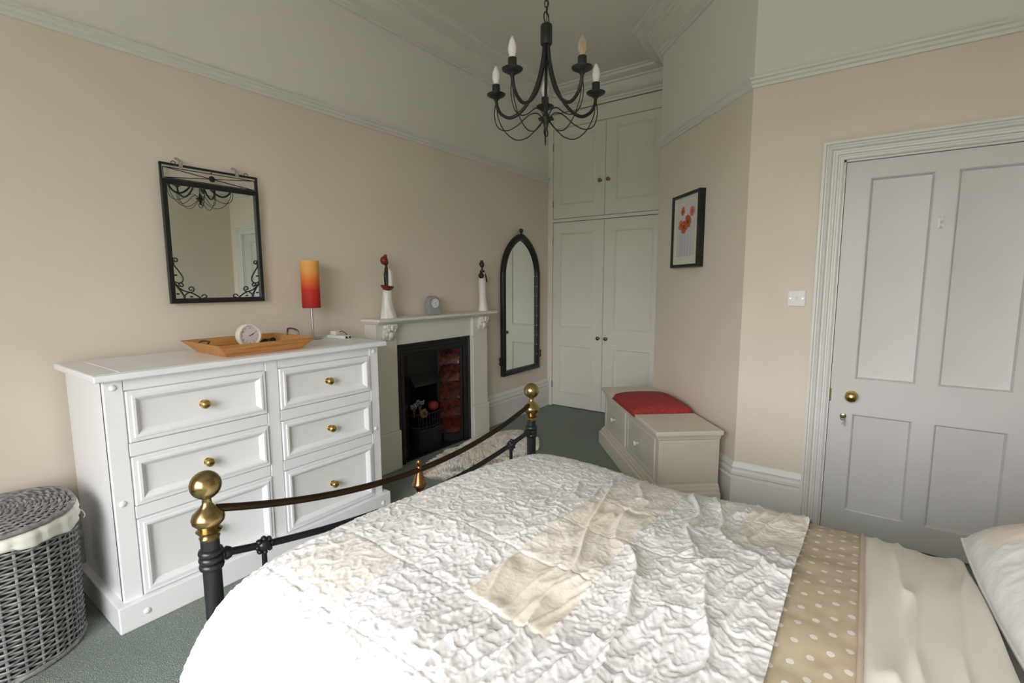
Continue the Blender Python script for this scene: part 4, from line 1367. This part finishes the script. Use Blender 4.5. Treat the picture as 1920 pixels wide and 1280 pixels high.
MB().add(vs_, fs_).build('cover', 'redfabric', cu, smooth=55)
mb = MB().tube([(vs_[i][0], vs_[i][1], vs_[i][2] + 0.001) for i in edge[::3]], 0.004, 6, True)
mb.build('piping', 'redfabric', cu, smooth=60)

# ================================================================== PICTURE ON THE ANGLED WALL
pc = thing('framed_picture', 'black box-framed poppy print hanging on the angled wall above the bench', 'picture', tuple(A0 + dA * 0.545 + Vector((0, 0, 1.772))), math.atan2(dA.y, dA.x))
# local x runs along the wall to the camera; local y: into the room has sign py
py = 1 if Vector((-math.sin(pc.rotation_euler[2]), math.cos(pc.rotation_euler[2]), 0)).dot(vA) > 0 else -1
PW, PH, PDp = 0.205, 0.262, 0.046
fnp = lambda a, b, d: (a, (d + 0.002) * py, b)
uframe('frame', (-PW + 0.022, PW - 0.022, -PH + 0.022, PH - 0.022), [(0, 0.004), (0, PDp - 0.002), (0.002, PDp), (0.020, PDp), (0.022, PDp - 0.002), (0.022, 0.0), (0.018, 0.0)], fnp, 'satin', pc, bottom=True)
MB().panel(fnp, (-PW + 0.021, PW - 0.021, -PH + 0.021, PH - 0.021), [(0, 0.002), (0, 0.034), (0.034, 0.034), (0.036, 0.032)]).build('mount', 'mount', pc)
def uvplane(name, fn, a0, a1, b0, b1, d, mat, parent, flip=False):
    me_ = bpy.data.meshes.new(name)
    me_.from_pydata([fn(a0, b0, d), fn(a1, b0, d), fn(a1, b1, d), fn(a0, b1, d)], [], [(0, 1, 2, 3)])
    ul = me_.uv_layers.new(name='UVMap')
    q = [(0, 0), (1, 0), (1, 1), (0, 1)]
    if flip:
        q = [(1, 0), (0, 0), (0, 1), (1, 1)]
    for i, w_ in enumerate(q):
        ul.data[i].uv = w_
    me_.materials.append(M[mat])
    o_ = bpy.data.objects.new(name, me_)
    COL.objects.link(o_)
    o_.parent = parent
    return o_
uvplane('print', fnp, -PW + 0.070, PW - 0.070, -PH + 0.080, PH - 0.070, 0.0352, 'print', pc)

# ================================================================== LIGHT SWITCH
ls = thing('light_switch', 'square white plastic light switch on the wall left of the door', 'light switch', (XB, 0.313, 1.311))
fns = lambda a, b, d: (-d, a, b)
MB().panel(fns, (-0.044, 0.044, -0.044, 0.044), [(0, 0.0), (0, 0.006), (0.003, 0.009), (0.006, 0.009)]).build('plate', 'plastic', ls, smooth=40)
MB().prism([(0, -0.011), (0.0105, -0.011), (0.014, 0.011), (0, 0.011)], lambda a, b, d: (-a, d, b), -0.006, 0.006).build('rocker', 'plastic', ls)
for s in (-1, 1):
    MB().lathe([(0.0035, 0.008), (0.0035, 0.0098), (0, 0.0098)], (0, s * 0.030, 0), 12, (-1, 0, 0)).build('screw', 'chrome', ls)

# ================================================================== CHANDELIER
cd = thing('chandelier', 'black wrought-iron five-arm chandelier hanging on a chain from the ceiling', 'chandelier', (1.904, 1.184, 0.0784))
cd.scale = (0.944, 0.944, 0.944)
ZCUP, RC = 2.285, 0.248
MB().lathe([(0.010, 2.470), (0.024, 2.474), (0.027, 2.480), (0.027, 2.553), (0.024, 2.560), (0.008, 2.562), (0, 2.562)], (0, 0, 0), 24).build('hub', 'iron', cd, smooth=40)
mb = MB()
mb.tube([(0.021 * math.cos(a), 0.0, 2.588 + 0.026 * math.sin(a)) for a in [2 * PI * i / 20 for i in range(20)]], 0.0032, 6, True)
mb.build('hook_ring', 'iron', cd, smooth=60)
lk = None
zz = 2.622
i = 0
while zz < 3.47:
    if lk is None:
        lk = MB().tube([(0.009 * math.cos(a), 0, 0.016 * math.sin(a)) for a in [2 * PI * k / 14 for k in range(14)]], 0.0024, 6, True).build('chain_link', 'iron', cd, smooth=60)
        o = lk
    else:
        o = dup(lk, cd)
    o.location = (0, 0, zz)
    o.rotation_euler = (0, 0, (i % 2) * PI / 2 + 0.5)
    zz += 0.0265
    i += 1
MB().tube(spline([(0.004, 0.002, 2.56), (0.010, 0.0, 2.7), (-0.006, 0.004, 2.9), (0.006, 0, 3.1), (0, 0, 3.48)], 8), 0.0022, 6).build('flex', 'black', cd, smooth=60)
MB().lathe([(0.052, 3.5186), (0.052, 3.5126), (0.044, 3.4906), (0.024, 3.4746), (0.008, 3.4686), (0, 3.4686)], (0, 0, 0), 28).build('ceiling_cup', 'iron', cd, smooth=40)
mb = MB().lathe([(0.006, 2.100), (0.010, 2.120), (0.014, 2.136), (0.030, 2.150), (0.030, 2.156), (0.014, 2.164), (0.010, 2.180), (0.006, 2.200), (0, 2.205)], (0, 0, 0), 20)
for k in range(8):
    a = 2 * PI * k / 8
    mb.sphere((0.030 * math.cos(a), 0.030 * math.sin(a), 2.153), 0.007, (1, 1, 0.8), 8, 6)
mb.tube([(0.016 * math.cos(a), 0, 2.094 + 0.018 * math.sin(a)) for a in [2 * PI * i / 16 for i in range(16)]], 0.003, 6, True)
mb.build('lower_boss', 'iron', cd, smooth=50)
MB().tube([(0, 0, 2.19), (0, 0, 2.48)], 0.0042, 8).build('stem', 'iron', cd, smooth=50)
PH0 = math.radians(33)
for k in range(5):
    a = PH0 + 2 * PI * k / 5
    ca, sa = math.cos(a), math.sin(a)
    T3 = lambda r_, z, w_=0.0: (r_ * ca - w_ * sa, r_ * sa + w_ * ca, z)
    ar = MB().tube(spline([T3(0.010, 2.478), T3(0.016, 2.420), T3(0.034, 2.340), T3(0.068, 2.262), T3(0.120, 2.202), T3(0.175, 2.178), T3(0.222, 2.200), T3(0.244, 2.240), T3(RC, 2.276)], 8), 0.0078, 8).build('arm', 'iron', cd, smooth=60)
    MB().tube(spline([T3(RC, 2.262), T3(0.258, 2.200), T3(0.240, 2.142), T3(0.195, 2.122), T3(0.140, 2.140), T3(0.085, 2.178), T3(0.045, 2.184), T3(0.018, 2.160)], 8), 0.0026, 6).build('wire_scroll', 'iron', ar, smooth=60)
    MB().tube(spline([T3(RC - 0.004, 2.262), T3(0.240, 2.190), T3(0.205, 2.120), T3(0.150, 2.076), T3(0.095, 2.078), T3(0.052, 2.108), T3(0.018, 2.145)], 8), 0.0026, 6).build('wire_scroll', 'iron', ar, smooth=60)
    MB().lathe([(0.010, -0.020), (0.013, -0.014), (0.026, -0.007), (0.042, 0.002), (0.045, 0.008), (0.041, 0.007), (0.030, 0.003), (0.019, 0.002), (0.0185, 0.050), (0.016, 0.052), (0, 0.052)], T3(RC, ZCUP), 24).build('candle_cup', 'iron', cd, smooth=40)
    cupp = T3(RC, ZCUP)
    bp = [(0.010, 0.048), (0.012, 0.056), (0.0165, 0.070), (0.0185, 0.086), (0.0165, 0.104), (0.011, 0.120), (0.005, 0.134), (0, 0.138)]
    if k == 3:
        bo = MB().lathe(bp, cupp, 20).build('bulb', 'clearbulb', cd, smooth=60)
        MB().tube([(cupp[0], cupp[1], cupp[2] + 0.058), (cupp[0] + 0.004, cupp[1], cupp[2] + 0.085), (cupp[0] - 0.004, cupp[1], cupp[2] + 0.105), (cupp[0], cupp[1], cupp[2] + 0.075)], 0.002, 6).build('filament', 'filament', bo)
    else:
        MB().lathe(bp, cupp, 20).build('bulb', 'bulb', cd, smooth=60)

# ================================================================== BED
P1_, P2_ = Vector((0.506, 1.313, 0)), Vector((1.881, 1.242, 0))
bdx = (P2_ - P1_)
bang = math.atan2(bdx.y, bdx.x)
BW = bdx.length
bed = thing('bed', 'black iron double bed frame with antique brass finials and bowed footboard rails', 'bed', tuple(P1_), bang)
# local x along footboard, local -y towards the head
def post(x, y, h, fin=True):
    p = MB().lathe([(0.020, 0.0), (0.024, 0.004), (0.0215, 0.012), (0.0215, h - 0.10), (0.0215, h - 0.092), (0, h - 0.092)], (x, y, 0), 24).build('post', 'satin', bed, smooth=40)
    if fin:
        pr_ = [(0.0, h - 0.100), (0.0215, h - 0.100), (0.024, h - 0.094), (0.020, h - 0.088), (0.026, h - 0.082), (0.030, h - 0.076), (0.022, h - 0.070), (0.027, h - 0.064), (0.036, h - 0.054), (0.038, h - 0.044), (0.034, h - 0.032),
               (0.020, h - 0.018), (0.012, h - 0.008), (0.010, h + 0.004), (0.012, h + 0.010)]
        cb_, R0 = h + 0.042, 0.036
        pr_ += [(R0 * math.cos(t_), cb_ + R0 * math.sin(t_)) for t_ in [math.radians(-68 + 158 * i / 12) for i in range(13)]]
        MB().lathe(pr_, (x, y, 0), 32).build('finial', 'oldbrass', p, smooth=35)
    mb_ = MB()
    for dz in (-0.012, 0.006, 0.024):
        mb_.lathe([(0.0215, -0.010), (0.027, -0.007), (0.029, 0.0), (0.027, 0.007), (0.0215, 0.010)], (x, y, 0.705 + dz - 0.006), 24)
    mb_.build('collar', 'satin', p, smooth=50)
    return p
HP = 0.858
post(0, 0, HP)
post(BW, 0, HP)
def bow(z_end, z_mid, x0=0.02, x1=None, n_=24):
    x1 = BW - 0.02 if x1 is None else x1
    return [(x0 + (x1 - x0) * i / n_, 0.0, z_mid + (z_end - z_mid) * abs(2 * i / n_ - 1) ** 2.0) for i in range(n_ + 1)]
up_ = bow(0.832, 0.727)
MB().tube(up_, 0.0105, 12).build('top_rail', 'bronze', bed, smooth=50)
lo_ = bow(0.708, 0.630)
MB().tube(lo_, 0.0100, 12).build('lower_rail', 'satin', bed, smooth=50)
for s in (0, 1):
    xx = 0.030 if s == 0 else BW - 0.030
    MB().lathe([(0.0, -0.014), (0.014, -0.014), (0.018, -0.006), (0.015, 0.0), (0.018, 0.006), (0.014, 0.016), (0.0, 0.016)], (xx, 0, 0.704), 16, (1, 0, -0.15 if s == 0 else 0.15)).build('rail_socket', 'satin', bed, smooth=50)
zlo = lambda x: 0.630 + 0.078 * abs(2 * (x - 0.02) / (BW - 0.04) - 1) ** 2
for xx in (0.130, BW - 0.155):
    zb = zlo(xx)
    MB().tube([(xx, 0, 0.32), (xx, 0, zb)], 0.0075, 8).build('spindle', 'satin', bed, smooth=50)
    mb = MB().sphere((xx, 0, zb), 0.019, (1, 1, 1), 14, 10)
    for k in range(8):
        a = 2 * PI * k / 8
        mb.sphere((xx + 0.019 * math.cos(a), -0.004, zb + 0.019 * math.sin(a)), 0.0075, (1, 1.4, 1), 8, 6)
    mb.build('rosette', 'satin', bed, smooth=60)
MB().tube([(0.02, 0, 0.32), (BW - 0.02, 0, 0.32)], 0.012, 10).build('bottom_rail', 'satin', bed, smooth=50)
MB().tube([(BW / 2, 0, 0.32), (BW / 2, 0, 0.63)], 0.009, 8).build('spindle', 'satin', bed, smooth=50)
MB().lathe([(0.0, 0.628), (0.012, 0.630), (0.016, 0.640), (0.013, 0.648), (0.017, 0.658), (0.022, 0.664), (0.026, 0.670), (0.026, 0.676), (0.020, 0.684), (0.017, 0.700), (0.011, 0.718), (0.009, 0.736), (0.005, 0.742), (0.008, 0.748), (0.010, 0.755), (0.007, 0.763), (0, 0.765)], (BW / 2, 0, 0), 24).build('centre_finial', 'copper', bed, smooth=40)
BLn = 2.10
for s in (0, 1):
    MB().box((0.012 if s == 0 else BW - 0.032), (0.032 if s == 0 else BW - 0.012), -BLn + 0.02, -0.02, 0.26, 0.33).build('side_rail', 'satin', bed, bevel=0.004)
    p = MB().lathe([(0.020, 0), (0.024, 0.004), (0.0215, 0.012), (0.0215, 1.10), (0.0, 1.10)], (s * BW, -BLn, 0), 24).build('post', 'satin', bed, smooth=40)
    MB().lathe([(0.0215, 1.10), (0.030, 1.11), (0.036, 1.135), (0.020, 1.160), (0.010, 1.172)] + [(0.036 * math.cos(t_), 1.205 + 0.036 * math.sin(t_)) for t_ in [math.radians(-68 + 158 * i / 12) for i in range(13)]], (s * BW, -BLn, 0), 24).build('finial', 'oldbrass', p, smooth=35)
MB().tube([(x, -BLn, 1.02 + 0.12 * (1 - (2 * x / BW - 1) ** 2)) for x in [BW * i / 20 for i in range(21)]], 0.0105, 12).build('head_top_rail', 'bronze', bed, smooth=50)
MB().tube([(0.02, -BLn, 0.40), (BW - 0.02, -BLn, 0.40)], 0.010, 10).build('head_lower_rail', 'satin', bed, smooth=50)
for i in range(1, 8):
    xx = BW * i / 8
    MB().tube([(xx, -BLn, 0.40), (xx, -BLn, 1.02 + 0.12 * (1 - (2 * xx / BW - 1) ** 2))], 0.0075, 8).build('head_spindle', 'satin', bed, smooth=50)

# mattress with fitted sheet
mt = MB().box(0.030, BW - 0.030, -BLn + 0.035, -0.062, 0.334, 0.585).build('mattress', 'plain', bevel=0.045, bseg=4)
mt.location = P1_
mt.rotation_euler = (0, 0, bang)
tag(mt, 'double mattress in a plain ivory sheet lying on the iron bed frame', 'mattress')

# ------------------------------------------------------------------ duvet
DV = thing('duvet', 'crumpled white patchwork duvet with cream squares and a beige spotted band on the bed', 'duvet', (0, 0, 0))
prof_xz = [(0.335, 0.20), (0.340, 0.30), (0.355, 0.40), (0.385, 0.50), (0.425, 0.585), (0.480, 0.645), (0.56, 0.682), (0.68, 0.697), (0.85, 0.700), (1.05, 0.698), (1.25, 0.694), (1.45, 0.684), (1.62, 0.664), (1.75, 0.636), (1.84, 0.598), (1.905, 0.540), (1.945, 0.46), (1.965, 0.36), (1.972, 0.26)]
sp_ = [tuple(v) for v in spline([(x, z, 0) for x, z in prof_xz], 12)]
sp_ = np.array(sp_)[:, :2]
al = np.concatenate([[0], np.cumsum(np.hypot(np.diff(sp_[:, 0]), np.diff(sp_[:, 1])))])
ATOT = al[-1]
i85 = np.argmin(np.abs(sp_[:, 0] - 0.77))
ARC77 = al[i85]
def foot(tt):
    """tt = distance along the bed from y=0 towards the foot; returns (y, dz)"""
    fpts = [(-2.0, -2.0, 0.0), (0.45, 0.45, 0.0), (0.8, 0.8, 0.010), (1.0, 1.0, 0.021), (1.08, 1.08, 0.024), (1.14, 1.138, 0.018), (1.20, 1.188, -0.010), (1.25, 1.213, -0.060), (1.32, 1.224, -0.145), (1.45, 1.226, -0.275)]
    a = np.array(fpts)
    return np.interp(tt, a[:, 0], a[:, 1]), np.interp(tt, a[:, 0], a[:, 2])
CREAM = {(0, 0): 1.0, (1, 0): 0.75, (2, 0): 0.9, (3, 0): 0.55, (-1, 2): 0.5, (3, -2): 0.7, (-2, 1): 0.35, (0, 2): 0.0, (4, -2): 0.8, (1, -2): 0.15, (-2, -1): 0.5, (4, 0): 0.4, (-1, -2): 0.2}
def duvet_base(U, Tt):
    x = np.interp(U, al, sp_[:, 0])
    z = np.interp(U, al, sp_[:, 1])
    y, dz = foot(Tt)
    # the bed stands very slightly askew
    yy = y - (x - 1.2) * 0.028 * np.clip((y + 0.3) / 1.5, 0, 1)
    return np.stack([x, yy, z + dz], -1)
def duvet_disp(U, Tt):
    u = U - ARC77           # 0 at x = 0.77
    v = Tt - 0.473
    edge_ = np.clip(np.minimum(U, ATOT - U) / 0.3, 0.25, 1)
    puff = 0.016 * np.clip((1.35 - Tt) / 0.5, 0.35, 1) * fbm(u * 2.6 + 7, v * 2.6 + 3, 2, 1)
    wr_ = np.clip((0.95 - Tt) / 0.5, 0.12, 1.0)
    # long creases running across the bed
    warp = 0.05 * fbm(u * 4 + 2, v * 4 + 9, 2, 4)
    cr = 1 - np.abs(fbm((u + v * 0.4) * 1.3 + 11, (v + warp * 0.7 - 0.22 * u) * 11 + 5, 1, 5)) * 1.3
    cr3 = 1 - np.abs(fbm((u - v * 0.3) * 2.1 + 51, (v + warp * 0.5 + 0.12 * u) * 20 + 25, 1, 6)) * 1.3
    far_ = np.clip((ATOT - U) / 0.55, 0.35, 1)
    crease = wr_ * far_ * (0.014 * np.clip(cr, 0, 1) ** 5 + 0.008 * np.clip(cr3, 0, 1) ** 5)
    cr2 = 1 - np.abs(fbm((u - v * 0.3) * 5 + 31, (v + warp) * 19 + 15, 2, 8))
    crease2 = 0.0062 * (0.35 + 0.65 * wr_) * np.clip(cr2, 0, 1) ** 2
    # puckered lace stitching
    wx_ = 0.012 * fbm(u * 22, v * 22, 2, 9)
    wy_ = 0.012 * fbm(u * 22 + 40, v * 22 + 10, 2, 12)
    puck = 1 - np.abs(fbm((u + wx_) * 34 + 3, (v + wy_) * 34 + 8, 3, 14))
    puck = 0.0034 * np.clip(puck, 0, 1) ** 3
    pk2 = 1 - np.abs(fbm((u + wy_) * 70 + 13, (v + wx_) * 70 + 28, 2, 24))
    fine = 0.0016 * np.clip(pk2, 0, 1) ** 3
    # seams of the patchwork
    S_ = 0.207
    fu, fv = u / S_ - np.floor(u / S_), v / S_ - np.floor(v / S_)
    du_, dv_ = np.minimum(fu, 1 - fu) * S_, np.minimum(fv, 1 - fv) * S_
    seam = -0.0025 * np.exp(-(np.minimum(du_, dv_) / 0.003) ** 2)
    iu, iv = np.floor(u / S_).astype(int), np.floor(v / S_).astype(int)
    tone = np.zeros_like(u)
    for (a, b), c_ in CREAM.items():
        tone = np.where((iu == a) & (iv == b), c_, tone)
    tone = np.where((tone == 0), 0.10 + 0.10 * vnoise(iu * 3.7 + 0.5, iv * 5.3 + 0.5, 3), tone)
    smooth_ = np.clip(tone - 0.3, 0, 0.7)
    h = edge_ * (puff + crease) + crease2 + (puck + fine) * (1 - 1.1 * smooth_) + seam + smooth_ * 0.012 * fbm(u * 9 + 1, v * 15 + 2, 2, 20)
    return h, tone
def surf_grid(name, u0, u1, t0, t1, nu, nv, dispf, mat, parent, lift=0.0, smooth=True):
    U, Tt = np.meshgrid(np.linspace(u0, u1, nu), np.linspace(t0, t1, nv), indexing='ij')
    B = duvet_base(U, Tt)
    e = 1e-3
    du_ = duvet_base(np.clip(U + e, 0, ATOT), Tt) - duvet_base(np.clip(U - e, 0, ATOT), Tt)
    dv_ = duvet_base(U, Tt + e) - duvet_base(U, Tt - e)
    N_ = np.cross(du_, dv_)
    N_ /= np.linalg.norm(N_, axis=-1, keepdims=True) + 1e-12
    N_ = np.where(N_[..., 2:3] < -0.2, -N_, N_)
    h, tone = dispf(U, Tt)
    Pp = B + N_ * (h + lift)[..., None]
    idx = np.arange(nu * nv).reshape(nu, nv)
    Fq_ = np.stack([idx[:-1, :-1], idx[1:, :-1], idx[1:, 1:], idx[:-1, 1:]], -1).reshape(-1, 4)
    me_ = bpy.data.meshes.new(name)
    me_.from_pydata(Pp.reshape(-1, 3).tolist(), [], Fq_.tolist())
    ul = me_.uv_layers.new(name='UVMap')
    lv = np.zeros(len(me_.loops), dtype=np.int32)
    me_.loops.foreach_get('vertex_index', lv)
    uvs = np.stack([(U - ARC77).reshape(-1)[lv], (Tt - 0.473).reshape(-1)[lv]], -1)
    ul.data.foreach_set('uv', uvs.reshape(-1).astype(np.float32))
    at_ = me_.attributes.new('tone', 'FLOAT', 'POINT')
    at_.data.foreach_set('value', tone.reshape(-1).astype(np.float32))
    me_.polygons.foreach_set('use_smooth', [True] * len(me_.polygons))
    me_.materials.append(M[mat])
    o_ = bpy.data.objects.new(name, me_)
    COL.objects.link(o_)
    o_.parent = parent
    return o_
T_BAND1, T_BAND0, T_END = 0.102, -0.038, -0.285
surf_grid('patchwork_cover', 0, ATOT, T_BAND1 - 0.004, 1.45, 640, 480, duvet_disp, 'duvet', DV)
def band_disp(U, Tt):
    u, v = U - ARC77, Tt - 0.473
    return 0.010 * fbm(u * 2.6 + 7, v * 2.6 + 3, 2, 1) + 0.0025 * fbm(u * 14, v * 10, 2, 6) - 0.004, np.zeros_like(u)
surf_grid('spotted_band', 0, ATOT, T_BAND0, T_BAND1, 240, 30, band_disp, 'dots', DV)
def plain_disp(U, Tt):
    u, v = U - ARC77, Tt - 0.473
    fold = 1.6 * (1 - np.abs(fbm(u * 2.2 + 4, (v + 0.10 * u) * 15 + 6, 2, 7))) ** 2 - 0.8
    end = np.clip((Tt - T_END) / 0.022, 0, 1)
    return 0.010 * fbm(u * 2.6 + 7, v * 2.6 + 3, 2, 1) + 0.011 * fold * np.clip((T_BAND0 - Tt) / 0.05, 0, 1) - 0.004 - 0.035 * (1 - np.sqrt(1 - (1 - end) ** 2 + 1e-9)), np.zeros_like(u)
surf_grid('plain_panel', 0, ATOT, T_END, T_BAND0, 240, 60, plain_disp, 'plain', DV)
Up = np.linspace(0.02, ATOT - 0.02, 140)
Tp = np.full_like(Up, T_BAND0)
Bp = duvet_base(Up, Tp)
hb, _ = band_disp(Up, Tp)
pts = [(p[0], p[1], p[2] + h + 0.004) for p, h in zip(Bp, hb)]
MB().tube(pts, 0.0055, 8).build('piping', 'piping', DV, smooth=60)

# ------------------------------------------------------------------ pillows
def pillow(name, label, c, sx_, sy_, sz_, rz, seed, tilt=0.0):
    p = thing(name, label, 'pillow', c, rz, group='patchwork pillows at the bed head')
    p.rotation_euler = (tilt, 0, rz)
    n_ = 90
    U, V_ = np.meshgrid(np.linspace(-1, 1, n_), np.linspace(-1, 1, n_), indexing='ij')
    e = np.clip(1 - np.abs(U) ** 3.0, 0, 1) ** 0.55 * np.clip(1 - np.abs(V_) ** 3.0, 0, 1) ** 0.55
    pin = 1 - 0.06 * (1 - e)
    X = sx_ * U * (1 - 0.05 * V_ ** 2)
    Y = sy_ * V_ * (1 - 0.05 * U ** 2)
    h = e * sz_ + 0.006 * e * fbm(U * 2.2 + seed, V_ * 2.0 + seed, 2, seed)
    pk = 1 - np.abs(fbm(X * 26 + seed, Y * 26, 3, seed + 2))
    tone = np.where((U > 0.32) & (V_ < 0.86) & (V_ > -0.3), 1.0, np.where((U < -0.45) & (V_ < 0.7), 0.95, 0.08))
    h = h + e * 0.004 * np.clip(pk, 0, 1) ** 2 * (1 - 0.8 * tone)
    for nm, sg in (('pillow_front', 1), ('pillow_back', -1)):
        Z = sz_ * 0.55 + sg * h * (1.0 if sg > 0 else 0.55)
        Pp = np.stack([X, Y, Z], -1)
        idx = np.arange(n_ * n_).reshape(n_, n_)
        Fq_ = np.stack([idx[:-1, :-1], idx[1:, :-1], idx[1:, 1:], idx[:-1, 1:]], -1).reshape(-1, 4)
        if sg < 0:
            Fq_ = Fq_[:, ::-1]
        me_ = bpy.data.meshes.new(nm)
        me_.from_pydata(Pp.reshape(-1, 3).tolist(), [], Fq_.tolist())
        ul = me_.uv_layers.new(name='UVMap')
        lv = np.zeros(len(me_.loops), dtype=np.int32)
        me_.loops.foreach_get('vertex_index', lv)
        ul.data.foreach_set('uv', np.stack([X.reshape(-1)[lv], Y.reshape(-1)[lv]], -1).reshape(-1).astype(np.float32))
        at_ = me_.attributes.new('tone', 'FLOAT', 'POINT')
        at_.data.foreach_set('value', tone.reshape(-1).astype(np.float32))
        me_.polygons.foreach_set('use_smooth', [True] * len(me_.polygons))
        me_.materials.append(M['duvet'])
        o_ = bpy.data.objects.new(nm, me_)
        COL.objects.link(o_)
        o_.parent = p
    bd = [(X[i, 0], Y[i, 0]) for i in range(n_)] + [(X[-1, j], Y[-1, j]) for j in range(n_)] + [(X[i, -1], Y[i, -1]) for i in range(n_ - 1, -1, -1)] + [(X[0, j], Y[0, j]) for j in range(n_ - 1, -1, -1)]
    MB().tube([(x, y, sz_ * 0.55) for x, y in bd[::4]], 0.004, 6, True).build('piping', 'cloth', p, smooth=60)
    return p
pillow('pillow', 'plump patchwork pillow with cream squares on the door side of the bed', (1.545, -0.530, 0.625), 0.37, 0.235, 0.125, math.radians(3), 3, math.radians(-12))
pillow('pillow', 'plump patchwork pillow on the window side of the bed', (0.80, -0.530, 0.625), 0.35, 0.235, 0.125, math.radians(-3), 5, math.radians(-12))
